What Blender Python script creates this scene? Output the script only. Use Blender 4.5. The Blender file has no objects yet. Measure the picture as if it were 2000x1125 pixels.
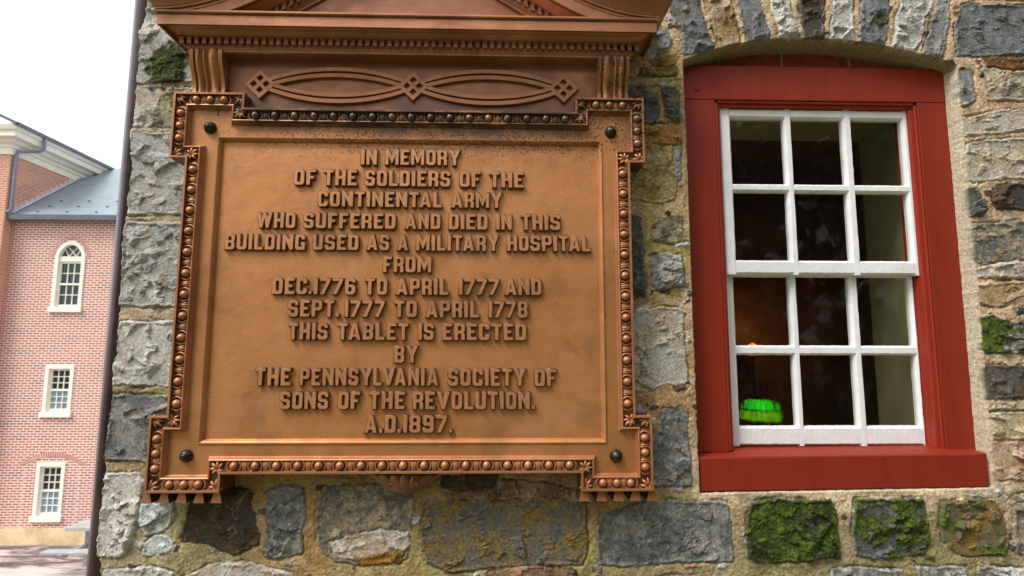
import bpy, bmesh, math, random
import numpy as np
from mathutils import Vector, Matrix
R_ = math.radians
scene = bpy.context.scene
COL = scene.collection

# ------------------------------------------------------------------ camera, sky, sun, exposure
cam_d = bpy.data.cameras.new('camera'); cam = bpy.data.objects.new('camera', cam_d); COL.objects.link(cam)
_r = Matrix(((0.999638, -0.026821, 0.002116), (-0.005227, -0.116466, 0.993181), (0.026392, 0.992832, 0.116564)))
cam.matrix_world = Matrix.Translation((0.35868, -2.27963, 0.35233)) @ Matrix((_r[0], _r[1], -_r[2])).transposed().to_4x4()
cam_d.sensor_width = 36; cam_d.lens = 36 * 1100 / 2000
cam_d.clip_start = 0.05; cam_d.clip_end = 2000
cam_d.dof.use_dof = True; cam_d.dof.focus_distance = 2.33; cam_d.dof.aperture_fstop = 3.8
scene.camera = cam

SUN_DIR = Vector((-0.46, -0.36, 0.81)).normalized()
world = bpy.data.worlds.new('World'); scene.world = world; world.use_nodes = True
nt = world.node_tree; nt.nodes.clear()
sky = nt.nodes.new('ShaderNodeTexSky'); sky.sky_type = 'NISHITA'; sky.sun_disc = False
sky.sun_elevation = math.asin(SUN_DIR.z); sky.sun_rotation = math.atan2(SUN_DIR.x, SUN_DIR.y)
sky.dust_density = 3.0; sky.air_density = 1.0; sky.ozone_density = 1.0
hs = nt.nodes.new('ShaderNodeHueSaturation'); hs.inputs['Saturation'].default_value = 0.15; hs.inputs['Value'].default_value = 1.0
bgn = nt.nodes.new('ShaderNodeBackground'); bgn.inputs['Strength'].default_value = 0.15
wo = nt.nodes.new('ShaderNodeOutputWorld')
ga = nt.nodes.new('ShaderNodeGamma'); ga.inputs['Gamma'].default_value = 0.35      # thin overcast: evens the sky out
nt.links.new(sky.outputs[0], hs.inputs['Color']); nt.links.new(hs.outputs[0], ga.inputs[0]); nt.links.new(ga.outputs[0], bgn.inputs[0]); nt.links.new(bgn.outputs[0], wo.inputs[0])
sl = bpy.data.lights.new('sun', 'SUN'); sl.energy = 0.6; sl.angle = R_(22); sl.color = (1.0, 0.96, 0.9)
so = bpy.data.objects.new('sun', sl); COL.objects.link(so)
so.rotation_euler = (-SUN_DIR).to_track_quat('-Z', 'Y').to_euler()
scene.view_settings.view_transform = 'Standard'; scene.view_settings.look = 'None'
scene.view_settings.exposure = 2.52; scene.view_settings.gamma = 1.0

# ------------------------------------------------------------------ helpers
def lin(h):
    o = []
    for i in (0, 2, 4):
        x = int(h[i:i + 2], 16) / 255
        o.append(((x + .055) / 1.055) ** 2.4 if x > .04 else x / 12.92)
    return o

class MB:
    """collects shapes, then links them as one mesh object"""
    def __init__(s): s.v = []; s.f = []; s.sm = []
    def add(s, vs, fs, smooth=False):
        n = len(s.v); s.v += [tuple(p) for p in vs]
        for f in fs: s.f.append(tuple(i + n for i in f)); s.sm.append(smooth)
    def box(s, x0, x1, y0, y1, z0, z1):
        s.add([(x0, y0, z0), (x1, y0, z0), (x1, y1, z0), (x0, y1, z0), (x0, y0, z1), (x1, y0, z1), (x1, y1, z1), (x0, y1, z1)],
              [(0, 3, 2, 1), (4, 5, 6, 7), (0, 1, 5, 4), (1, 2, 6, 5), (2, 3, 7, 6), (3, 0, 4, 7)])
    def loft(s, rings, closed=True, cap=True, smooth=True):
        m = len(rings[0]); vs = [p for r in rings for p in r]; fs = []
        for i in range(len(rings) - 1):
            for j in range(m if closed else m - 1):
                k = (j + 1) % m
                fs.append((i * m + j, i * m + k, (i + 1) * m + k, (i + 1) * m + j))
        s.add(vs, fs, smooth)
        if cap and closed:
            s.add(rings[0], [tuple(range(m))[::-1]]); s.add(rings[-1], [tuple(range(m))])
    def tube(s, pts, r, n=10, cap=True):
        pts = [Vector(p) for p in pts]; rs = r if isinstance(r, (list, tuple)) else [r] * len(pts)
        rings = []; up = None
        for i, p in enumerate(pts):
            d = (pts[min(i + 1, len(pts) - 1)] - pts[max(i - 1, 0)]).normalized()
            if up is None: up = d.orthogonal().normalized()
            else: up = (up - d * up.dot(d)).normalized()
            w = d.cross(up)
            rings.append([p + (up * math.cos(a) + w * math.sin(a)) * rs[i] for a in [2 * math.pi * k / n for k in range(n)]])
        s.loft(rings, True, cap)
    def ellipsoid(s, c, r, n=12, m=8, axes=None):
        c = Vector(c); ax = axes or (Vector((1, 0, 0)), Vector((0, 1, 0)), Vector((0, 0, 1)))
        rings = []
        for i in range(m + 1):
            t = math.pi * (i / m) if 0 < i < m else (0.02 if i == 0 else math.pi - 0.02)
            rings.append([c + ax[0] * r[0] * math.sin(t) * math.cos(a) + ax[1] * r[1] * math.sin(t) * math.sin(a) + ax[2] * r[2] * math.cos(t)
                          for a in [2 * math.pi * k / n for k in range(n)]])
        s.loft(rings)
    def lathe(s, c, prof, axis='y', n=24):
        """prof: list of (radius, distance along axis)"""
        c = Vector(c); rings = []
        for r, h in prof:
            ring = []
            for k in range(n):
                a = 2 * math.pi * k / n
                ring.append(c + (Vector((r * math.cos(a), h, r * math.sin(a))) if axis == 'y' else Vector((r * math.cos(a), r * math.sin(a), h))))
            rings.append(ring)
        s.loft(rings)
    def prism(s, poly, y0, y1):
        """polygon in (x,z), from y0 to y1"""
        n = len(poly)
        s.add([(x, y0, z) for x, z in poly] + [(x, y1, z) for x, z in poly],
              [tuple(range(n)), tuple(range(2 * n - 1, n - 1, -1))] + [(i, i + n, (i + 1) % n + n, (i + 1) % n) for i in range(n)])
    def build(s, name, mat, parent=None, bevel=0, recalc=True, sharp=35):
        me = bpy.data.meshes.new(name)
        off = parent_world(parent)
        me.from_pydata([(x - off[0], y - off[1], z - off[2]) for x, y, z in s.v], [], s.f)
        me.polygons.foreach_set('use_smooth', s.sm)
        if recalc:
            bm = bmesh.new(); bm.from_mesh(me); bmesh.ops.recalc_face_normals(bm, faces=bm.faces); bm.to_mesh(me); bm.free()
        o = link(name, me, mat, parent)
        if bevel:
            md = o.modifiers.new('bevel', 'BEVEL'); md.width = bevel; md.segments = 2; md.limit_method = 'ANGLE'; md.angle_limit = R_(sharp)
        return o

def parent_world(p):
    v = Vector((0, 0, 0))
    while p: v += p.location; p = p.parent
    return v
def link(name, me, mat, parent=None):
    o = bpy.data.objects.new(name, me); COL.objects.link(o)
    if mat: me.materials.append(mat)
    if parent: o.parent = parent
    return o
def thing(name, label, cat, loc=(0, 0, 0), group=None):
    o = bpy.data.objects.new(name, None); o.empty_display_size = .1; COL.objects.link(o); o.location = loc
    o['label'] = label; o['category'] = cat
    if group: o['group'] = group
    return o
def tag(o, label, cat, group=None):
    o['label'] = label; o['category'] = cat
    if group: o['group'] = group
    return o

def curve_shape(name, shapes, yf, depth, bevel, mat, parent, grow=0):
    """flat outlines (list of closed (x,z) loops, holes included) raised to front plane yf, as a mesh"""
    cu = bpy.data.curves.new(name, 'CURVE'); cu.dimensions = '2D'; cu.fill_mode = 'BOTH'
    cu.extrude = depth / 2 - bevel; cu.bevel_depth = bevel; cu.bevel_resolution = 0 if grow else 1; cu.offset = grow - bevel
    for lp in shapes:
        sp = cu.splines.new('POLY'); sp.points.add(len(lp) - 1); sp.use_cyclic_u = True
        for p, (x, z) in zip(sp.points, lp): p.co = (x, z, 0, 1)
    tmp = bpy.data.objects.new('tmp', cu); COL.objects.link(tmp)
    dg = bpy.context.evaluated_depsgraph_get(); me = bpy.data.meshes.new_from_object(tmp.evaluated_get(dg))
    bpy.data.objects.remove(tmp); bpy.data.curves.remove(cu)
    off = parent_world(parent); yc = yf + depth / 2
    for v in me.vertices:
        x, z, h = v.co; v.co = (x - off[0], yc - h - off[1], z - off[2])
    me.materials.clear(); me.name = name
    return link(name, me, mat, parent)

# ------------------------------------------------------------------ materials
class NT:
    def __init__(s, name):
        s.m = bpy.data.materials.new(name); s.m.use_nodes = True; s.t = s.m.node_tree
        s.b = s.t.nodes['Principled BSDF']; s.geo = s.t.nodes.new('ShaderNodeNewGeometry'); s.pos = s.geo.outputs['Position']
    def n(s, t, **kw):
        o = s.t.nodes.new('ShaderNode' + t)
        for k, v in kw.items():
            if k in o.inputs: s.set(o.inputs[k], v)
            else: setattr(o, k, v)
        return o
    def set(s, inp, v):
        if isinstance(v, bpy.types.NodeSocket): s.t.links.new(v, inp)
        elif isinstance(v, (list, tuple)) and len(v) == 3 and inp.type == 'RGBA': inp.default_value = (*v, 1)
        else: inp.default_value = v
    def noise(s, scale, detail=4, rough=.55, vec=None, dist=0):
        o = s.n('TexNoise', Scale=scale, Detail=detail, Roughness=rough, Distortion=dist)
        s.set(o.inputs['Vector'], vec or s.pos); return o.outputs['Fac']
    def scaled(s, v, vec=None):
        o = s.n('VectorMath', operation='MULTIPLY'); s.set(o.inputs[0], vec or s.pos); o.inputs[1].default_value = v; return o.outputs[0]
    def ramp(s, fac, stops):
        o = s.n('ValToRGB'); e = o.color_ramp.elements
        while len(e) < len(stops): e.new(.5)
        for el, (p, c) in zip(e, stops): el.position = p; el.color = (*c, 1) if len(c) == 3 else c
        s.set(o.inputs['Fac'], fac); return o.outputs['Color']
    def rng(s, v, a, b, c=0, d=1, smooth=True):
        o = s.n('MapRange'); o.interpolation_type = 'SMOOTHSTEP' if smooth else 'LINEAR'
        for i, x in enumerate((v, a, b, c, d)): s.set(o.inputs[i], x)
        return o.outputs[0]
    def math(s, op, a, b=0):
        o = s.n('Math', operation=op); s.set(o.inputs[0], a); s.set(o.inputs[1], b); return o.outputs[0]
    def mix(s, f, a, b, blend='MIX'):
        o = s.n('Mix', data_type='RGBA', blend_type=blend); s.set(o.inputs[0], f); s.set(o.inputs[6], a); s.set(o.inputs[7], b); return o.outputs[2]
    def bump(s, h, strength=.5, dist=.01, prev=None):
        o = s.n('Bump', Strength=strength, Distance=dist); s.set(o.inputs['Height'], h)
        if prev: s.set(o.inputs['Normal'], prev)
        return o.outputs['Normal']
    def out(s, **kw):
        for k, v in kw.items(): s.set(s.b.inputs[k.replace('_', ' ')], v)
        return s.m
    def xyz(s):
        o = s.n('SeparateXYZ'); s.set(o.inputs[0], s.pos); return o.outputs
GREY = lambda v: (v, v, v)

def mat_bronze(name, base, tint, field=False, stains=True):
    t = NT(name); big = t.noise(2.6, 5, .6); mid = t.noise(13, 5, .6); fin = t.noise(160, 3, .6)
    c = t.mix(t.rng(big, .35, .68), base, tint)
    c = t.mix(t.rng(mid, .45, .75, 0, .4), c, [v * .6 for v in base]); c = t.mix(t.rng(t.noise(4.5, 4, .6), .48, .70, 0, .55), c, (.25, .125, .05)); c = t.mix(t.rng(t.noise(3.3, 4, .6, dist=.4), .50, .72, 0, .55), c, (.56, .25, .125))
    streak = t.noise(1.0, 4, .6, t.scaled((16, 16, 2.2)))
    c = t.mix(t.rng(streak, .55, .8, 0, .25), c, (.34, .19, .075))
    x, y, z = t.xyz()
    rgh = t.rng(mid, .3, .7, .42, .58)
    if stains == 'frieze':
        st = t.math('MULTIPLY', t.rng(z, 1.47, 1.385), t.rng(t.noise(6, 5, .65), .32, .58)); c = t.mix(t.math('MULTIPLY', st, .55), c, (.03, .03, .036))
    elif stains:
        # black weathering below the cornice: a band of run-off staining and pinholes
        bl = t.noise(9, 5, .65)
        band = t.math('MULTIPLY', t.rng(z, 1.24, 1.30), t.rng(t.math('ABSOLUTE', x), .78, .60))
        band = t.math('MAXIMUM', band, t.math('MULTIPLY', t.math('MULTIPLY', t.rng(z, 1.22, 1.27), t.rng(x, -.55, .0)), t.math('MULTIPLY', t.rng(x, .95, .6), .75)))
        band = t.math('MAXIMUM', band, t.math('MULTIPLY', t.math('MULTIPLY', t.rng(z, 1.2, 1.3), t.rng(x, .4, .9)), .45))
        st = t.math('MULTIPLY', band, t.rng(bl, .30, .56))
        vo = t.n('TexVoronoi', Scale=85.0); t.set(vo.inputs['Vector'], t.pos)
        dots = t.math('MULTIPLY', t.rng(vo.outputs['Distance'], .46, .28), t.rng(t.noise(28, 3), .36, .5))
        zone = t.math('MULTIPLY', t.rng(z, 1.1, 1.27), t.rng(x, -.95, -.1, .25, 1))
        dots = t.math('MULTIPLY', dots, zone)
        sc = t.math('MAXIMUM', t.math('MULTIPLY', st, .85), t.math('MULTIPLY', dots, .95))
        vo2 = t.n('TexVoronoi', Scale=38.0); t.set(vo2.inputs['Vector'], t.pos)
        d2 = t.math('MULTIPLY', t.rng(vo2.outputs['Distance'], .11, .06), t.rng(t.noise(7, 2), .5, .58))
        sc = t.math('MAXIMUM', sc, t.math('MULTIPLY', d2, .8))
        c = t.mix(sc, c, (.018, .014, .012))
    nb = t.bump(fin, .12, .004)
    if field: nb = t.bump(t.noise(70, 3, .5, dist=.6), .14, .006, nb)
    nb = t.bump(t.noise(9, 3), .10, .02, nb)
    return t.out(Base_Color=c, Roughness=rgh, Metallic=.5, Normal=nb, Coat_Weight=.35, Coat_Roughness=.28)

def mat_simple(name, base, var=.15, rough=.6, scale=25, bump=.1, bscale=60, metal=0, spec=.5, dist=.004):
    t = NT(name); f = t.noise(scale, 5, .6)
    c = t.mix(t.rng(f, .3, .7), [v * (1 - var) for v in base], [min(1, v * (1 + var)) for v in base])
    t.b.inputs['Specular IOR Level'].default_value = spec
    return t.out(Base_Color=c, Roughness=rough, Metallic=metal, Normal=t.bump(t.noise(bscale, 4), bump, dist))

def mat_paint(name, base, dirt, chips=False, stretch=(3, 3, 3)):
    t = NT(name)
    g = t.noise(6, 5, .6, t.scaled(stretch)); f = t.noise(40, 5, .65)
    c = t.mix(t.rng(g, .35, .75, 0, .5), base, dirt)
    c = t.mix(t.rng(f, .62, .8, 0, .4), c, dirt); c = t.mix(t.math('MULTIPLY', t.rng(t.noise(34, 6, .75), .68, .74), .35), c, [v * .45 for v in base])
    if chips:
        v = t.rng(t.noise(55, 4, .7), .71, .75); c = t.mix(v, c, (.5, .4, .36))
    n = t.bump(t.noise(10, 4, .6, t.scaled(stretch)), .28, .006); n = t.bump(t.noise(120, 3), .16, .003, n)
    t.b.inputs['Specular IOR Level'].default_value = .3
    return t.out(Base_Color=c, Roughness=t.rng(f, .3, .7, .42, .6), Normal=n)

def mat_emit(name, col, s, mottle=False):
    t = NT(name)
    if mottle: s = t.math('MULTIPLY', t.rng(t.noise(22, 4, .7, t.scaled((2.6, 2.6, .6))), .32, .68, .12, 1.5), s)
    return t.out(Base_Color=col, Emission_Color=col, Emission_Strength=s)

def mat_glass(name, tint=(.8, .82, .76), refl=.022, mist=False):
    t = NT(name); t.t.nodes.remove(t.b)
    tr = t.n('BsdfTransparent', Color=tint); gl = t.n('BsdfGlossy', Roughness=.04)
    t.set(gl.inputs['Normal'], t.bump(t.noise(5, 2), .2, .01))
    lw = t.n('LayerWeight', Blend=.25)
    fac = t.rng(lw.outputs['Facing'], .0, 1.0, refl, .5, False)
    fac = t.math('POWER', lw.outputs['Facing'], 4); fac = t.math('ADD', t.math('MULTIPLY', fac, .6), refl)
    m1 = t.n('MixShader'); t.set(m1.inputs[0], fac); t.t.links.new(tr.outputs[0], m1.inputs[1]); t.t.links.new(gl.outputs[0], m1.inputs[2])
    # dust and dried drips on the old panes
    d = t.n('BsdfDiffuse', Color=(.5, .5, .46)); dv = t.noise(8, 5, .7, t.scaled((6, 6, 1.2))); sp = t.rng(t.noise(140, 2), .76, .82, 0, .16)
    df = t.math('ADD', t.rng(dv, .45, .85, .004, .018), sp)
    m2 = t.n('MixShader'); t.set(m2.inputs[0], df); t.t.links.new(m1.outputs[0], m2.inputs[1]); t.t.links.new(d.outputs[0], m2.inputs[2])
    last = m2
    if mist:
        # condensation on the lower left pane, with clear runs
        x, y, z = t.xyz(); mk = t.math('MULTIPLY', t.rng(z, .30, .12), t.math('MULTIPLY', t.rng(x, 1.42, 1.44), t.rng(x, 1.70, 1.60)))
        runs = t.rng(t.noise(30, 3, .6, t.scaled((2.4, 1, .22))), .42, .60, .15, 1); mk = t.math('MULTIPLY', mk, runs)
        rf = t.n('BsdfRefraction', Color=(.9, .95, .88), Roughness=.33, IOR=1.12); m3 = t.n('MixShader'); t.set(m3.inputs[0], mk)
        t.t.links.new(m2.outputs[0], m3.inputs[1]); t.t.links.new(rf.outputs[0], m3.inputs[2]); last = m3
    t.t.links.new(last.outputs[0], t.t.nodes['Material Output'].inputs[0])
    return t.m

M = {}
M['bronze'] = mat_bronze('bronze', (.44, .175, .052), (.47, .205, .066))
M['moulding'] = mat_bronze('bronze_moulding', (.38, .145, .058), (.42, .175, .072))
M['field'] = mat_bronze('bronze_field', (.49, .20, .062), (.54, .235, .082), field=True)
M['letters'] = mat_bronze('bronze_letters', (.53, .235, .09), (.49, .215, .083), stains=False)
M['cornice'] = mat_bronze('bronze_cornice', (.33, .12, .046), (.37, .15, .062), stains=False)
M['frieze'] = mat_bronze('bronze_frieze', (.30, .105, .040), (.26, .10, .045), stains='frieze')
M['leaf'] = mat_bronze('bronze_leaf', (.24, .085, .036), (.20, .08, .035), stains=False)
M['patina_shade'] = mat_simple('dark_patina_shade', (.13, .056, .027), .5, .5, 30, .2, 60, .4)  # dark weathering colour that also stands in for shade on sides and recesses
M['bolt'] = mat_simple('bolt_metal', (.045, .04, .03), .3, .33, 40, .1, 60, .8)
M['red'] = mat_paint('red_paint', (.235, .021, .0065), (.17, .016, .007), stretch=(3, 3, .5))
M['redbead'] = mat_paint('red_paint_glossy', (.29, .03, .013), (.24, .024, .011), stretch=(3, 3, .5))
M['white'] = mat_paint('white_paint', (.79, .80, .82), (.66, .66, .66), chips=True)
M['brickred'] = mat_simple('infill_brick', (.24, .034, .020), .45, .7, 30, .4, 60)
M['glass'] = mat_glass('window_glass')
M['glass_mist'] = mat_glass('misted_window_glass', mist=True)
M['pipe'] = mat_simple('downpipe_paint', (.04, .019, .022), .4, .28, 7, .25, 18)
M['dark_wood'] = mat_simple('dark_panelling', (.17, .095, .040), .4, .6, 3, .1, 20)
M['plaster'] = mat_simple('old_plaster', (.40, .36, .19), .12, .9, 6, .2, 40)

# ------------------------------------------------------------------ traced outlines, in millimetres on the wall
PAL={'blk': [0.0273, 0.0252, 0.0222], 'blue': [0.2122, 0.227, 0.2384], 'brown': [0.0953, 0.0545, 0.0273], 'cream': [0.521, 0.4342, 0.2789], 'dark': [0.0513, 0.0497, 0.0423], 'dkm': [0.0273, 0.0356, 0.0086], 'grey': [0.3278, 0.3185, 0.3005], 'lt': [0.491, 0.4678, 0.4287], 'moss': [0.0887, 0.1301, 0.0116], 'ochre': [0.2542, 0.159, 0.0252], 'olive': [0.159, 0.1441, 0.0252], 'pale': [0.624, 0.5972, 0.552], 'pink': [0.3968, 0.2307, 0.1384], 'ptan': [0.5395, 0.4072, 0.2831], 'rust': [0.2747, 0.1144, 0.0176], 'slate': [0.1119, 0.1144, 0.1119], 'tan': [0.4508, 0.3613, 0.227], 'viol': [0.15, 0.1441, 0.162], 'white': [0.5029, 0.5457, 0.5647]}
STONES=[
([-1265,2045,-867,2054,-835,1528,-1051,1518,-1222,1508],'pale','grey',0.5,34,9,None,0),
([-1222,1499,-832,1486,-823,1331,-1207,1312],'lt','tan',0.4,28,8,None,0.25),
([-1205,1294,-819,1277,-799,943,-1197,931],'lt','grey',0.5,34,9,None,0),
([-1205,898,-796,889,-775,551,-1196,545],'grey','lt',0.45,38,11,None,0),
([-1191,478,-771,490,-754,220,-1200,226],'pale','grey',0.4,36,8,None,0),
([-1193,185,-752,177,-736,-79,-1205,-69],'grey','slate',0.45,38,10,None,0),
([-1211,-120,-1068,-125,-1048,-168,-1059,-284,-1071,-379,-1105,-440,-1203,-435,-1206,-283],'pale','lt',0.4,36,8,None,0),
([-1046,-245,-924,-236,-914,-269,-941,-332,-975,-353,-1030,-357,-1050,-303],'white','lt',0.4,26,7,None,0),
([-994,-366,-939,-363,-907,-403,-930,-426,-988,-437,-1032,-433,-1027,-391],'white','pale',0.4,24,7,None,0),
([-857,-236,-750,-173,-629,-189,-621,-238,-594,-286,-582,-390,-676,-437,-735,-416,-775,-396,-880,-386,-875,-323],'dark','brown',0.5,24,5,3,0),
([-557,-197,-510,-174,-413,-182,-405,-268,-416,-345,-412,-431,-486,-454,-552,-446,-550,-325],'slate','grey',0.5,30,9,None,0),
([-333,-186,-188,-171,-6,-184,28,-223,25,-282,13,-367,5,-450,-39,-468,-198,-473,-268,-457,-319,-432,-352,-384,-360,-307,-351,-239],'slate','tan',0.45,30,7,2,0),
([-202,-366,-102,-347,9,-357,12,-405,-19,-444,-178,-462,-279,-442,-300,-394],'ptan','pale',0.5,31,6,4,0),
([-199,-454,-60,-432,-12,-436,-19,-470,-178,-477],'rust','ochre',0.5,30,5,None,0),
([83,-247,178,-239,422,-248,545,-233,724,-244,725,-430,700,-483,524,-482,314,-488,164,-504,87,-471,63,-348],'slate','ochre',0.35,34,8,4,0.05),
([140,-137,361,-133,357,-177,218,-192,141,-182],'dark','brown',0.5,16,7,None,0.1),
([391,-149,545,-164,685,-194,685,-234,545,-217,422,-233,219,-228,178,-202,341,-189],'pink','brown',0.4,20,9,None,0.2),
([787,-295,857,-272,977,-241,1122,-242,1299,-247,1304,-276,1311,-355,1314,-471,1215,-474,1032,-478,885,-491,773,-482,773,-360],'slate','grey',0.3,28,5,25,0),
([1389,-245,1540,-238,1721,-237,1749,-279,1753,-374,1749,-464,1591,-475,1439,-483,1378,-461,1378,-340],'slate','dark',0.3,36,8,None,0.9),
([1837,-235,2114,-236,2121,-298,2124,-410,2100,-453,1899,-471,1821,-453,1814,-343],'slate','blue',0.4,40,9,None,0.66),
([2191,-255,2301,-237,2414,-244,2448,-302,2458,-398,2441,-455,2324,-458,2235,-450,2192,-408,2179,-339],'ochre','slate',0.5,40,10,None,0.42),
([2499,-226,2648,-202,2619,-462,2488,-450],'slate','tan',0.4,28,8,None,0.3),
([-1169,-492,-1024,-480,-906,-496,-895,-644,-1166,-641],'pale','lt',0.4,28,7,None,0),
([-865,-517,-770,-478,-614,-466,-533,-493,-444,-513,-435,-685,-854,-681],'pale','ptan',0.4,26,7,70,0),
([333,-511,423,-497,524,-488,675,-510,683,-696,324,-693],'pink','brown',0.3,26,9,None,0),
([827,-546,1276,-530,1269,-702,824,-698],'slate','grey',0.4,26,7,None,0),
([1711,-512,1857,-506,2006,-515,1991,-709,1698,-706],'pale','slate',0.5,28,8,None,0.1),
([2070,-503,2272,-503,2260,-712,2049,-710],'slate','pale',0.4,28,8,None,0.3),
([2326,-511,2614,-506,2590,-715,2306,-712],'slate','pale',0.4,28,8,None,0.3),
([986,1789,1073,1812,1114,1798,1129,1755,1116,1712,1069,1665,983,1661],'lt','dark',0.5,34,8,None,0.05),
([1032,1653,1097,1685,1152,1676,1157,1645,1104,1628,1041,1631],'ochre','olive',0.5,22,4,None,0.35),
([993,1619,1154,1624,1153,1588,1094,1580,992,1590],'rust','olive',0.5,20,4,0,0.2),
([924,1572,1008,1571,1094,1570,1151,1578,1151,1533,1092,1528,1014,1536,923,1544],'olive','tan',0.4,20,4,2,0.35),
([916,1509,1006,1522,1055,1492,1067,1433,1057,1380,1024,1351,1002,1365,913,1373],'dark','slate',0.5,34,12,-20,0.05),
([1081,1523,1162,1517,1160,1374,1106,1390,1099,1439],'slate','dark',0.4,30,10,None,0.15),
([986,1346,1065,1357,1155,1358,1159,1274,1085,1267,984,1268],'rust','ochre',0.5,16,8,None,0.1),
([917,1246,1018,1263,1051,1264,1083,1214,1121,1146,1137,1078,1124,1024,1077,1003,998,1011,912,1030],'ochre','tan',0.45,36,9,-30,0.3),
([1131,1258,1160,1254,1158,1112,1135,1100],'viol','grey',0.4,18,3,85,0),
([888,941,963,939,977,879,980,765,988,634,987,600,881,573],'dark','slate',0.45,30,10,80,0),
([1035,929,1156,934,1157,830,1100,825,1024,838,1038,898],'tan','dark',0.5,28,8,None,0),
([1017,772,1070,781,1146,768,1151,711,1144,644,1072,620,1027,630,1020,704],'lt','slate',0.5,34,9,40,0),
([879,513,940,524,1063,553,1138,540,1147,406,1151,336,1156,240,1128,229,1054,231,1019,213,985,196,873,206],'lt','tan',0.35,36,8,35,0),
([914,128,950,138,970,112,961,91,913,91],'grey','tan',0.4,22,5,None,0),
([1053,132,1129,136,1149,101,1147,36,1154,-62,1158,-178,1114,-184,979,-178,981,-89,1020,3,1034,69],'slate','grey',0.35,28,6,80,0),
([1128,2098,1263,2101,1266,1928,1282,1855,1298,1807,1308,1768,1325,1720,1315,1705,1257,1695,1191,1684,1181,1732,1176,1780,1159,1838,1136,1911],'blue','slate',0.4,34,9,None,0),
([1300,2102,1408,2104,1410,1931,1429,1833,1446,1761,1447,1729,1357,1716,1339,1783,1321,1861,1303,1929],'ptan','ochre',0.35,30,9,None,0.05),
([1450,2105,1549,2107,1545,1934,1563,1846,1579,1797,1574,1744,1486,1733,1475,1795,1462,1863,1445,1932],'blue','slate',0.4,32,9,None,0),
([1600,2109,1683,2110,1680,1936,1685,1863,1706,1819,1707,1763,1625,1750,1614,1837,1598,1895],'pale','lt',0.4,34,10,None,0),
([1732,2112,1860,2114,1844,1940,1833,1841,1826,1770,1747,1766,1744,1830,1730,1913],'dark','brown',0.5,32,12,None,0),
([1907,2115,1997,2117,1975,1942,1967,1853,1963,1763,1863,1768,1873,1852],'pale','grey',0.45,34,11,None,0),
([2045,2118,2163,2121,2140,1946,2130,1847,2115,1797,2108,1739,2050,1743,1997,1754,2004,1820,2014,1894],'slate','blue',0.4,32,8,None,0),
([2228,2122,2373,2126,2338,1940,2305,1885,2290,1825,2275,1776,2237,1714,2145,1742,2165,1808,2174,1872,2196,1937],'pale','grey',0.45,36,10,None,0.3),
([2397,2126,2445,2127,2416,1931,2418,1877,2395,1788,2373,1692,2272,1691,2282,1722,2305,1772,2336,1865,2362,1940],'grey','slate',0.4,28,6,70,0),
([2470,1932,2510,1951,2652,1946,2890,1941,2865,1718,2641,1702,2439,1696,2435,1730,2446,1853],'slate','blue',0.35,40,12,-15,0),
([2503,2128,2913,2138,2894,1976,2513,1983],'tan','grey',0.4,30,8,0,0),
([2392,1625,2498,1629,2497,1571,2504,1495,2454,1463,2401,1467,2401,1546],'slate','grey',0.45,34,9,None,0),
([2555,1686,2863,1698,2858,1654,2691,1637,2575,1650],'brown','rust',0.5,22,5,0,0),
([2546,1644,2690,1627,2856,1640,2840,1495,2557,1488,2545,1562],'tan','grey',0.4,30,7,30,0),
([2404,1396,2577,1436,2836,1457,2826,1369,2614,1342,2427,1323,2403,1361],'lt','ptan',0.5,30,9,8,0),
([2449,1291,2587,1307,2820,1319,2800,1139,2421,1112,2410,1165,2420,1230],'tan','lt',0.4,32,6,4,0),
([2404,1077,2476,1073,2490,1030,2489,973,2414,950,2406,1000],'slate','dark',0.4,34,9,None,0),
([2549,1090,2628,1102,2796,1109,2782,980,2555,994,2535,1019],'dark','brown',0.5,44,8,2,0),
([2409,914,2525,926,2778,944,2757,766,2411,748,2409,819],'slate','tan',0.3,32,8,5,0),
([2403,717,2530,749,2756,757,2748,686,2407,686],'lt','ptan',0.4,30,7,3,0),
([2404,657,2747,675,2734,560,2500,563,2408,580],'ptan','ochre',0.4,24,7,-4,0),
([2401,506,2482,518,2564,492,2726,490,2712,361,2557,362,2447,366,2403,411],'grey','slate',0.4,34,8,None,0.7),
([2416,302,2706,309,2691,180,2471,171,2416,167,2418,232],'slate','brown',0.5,30,9,None,0),
([2419,155,2689,163,2685,129,2425,125],'tan','ptan',0.4,22,4,0,0),
([2430,107,2526,113,2682,102,2672,6,2502,3,2426,3,2417,42],'cream','tan',0.4,28,7,None,0),
([2418,-14,2670,-10,2652,-162,2514,-163,2416,-163,2410,-92],'pink','ptan',0.4,26,8,None,0),
]
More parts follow.
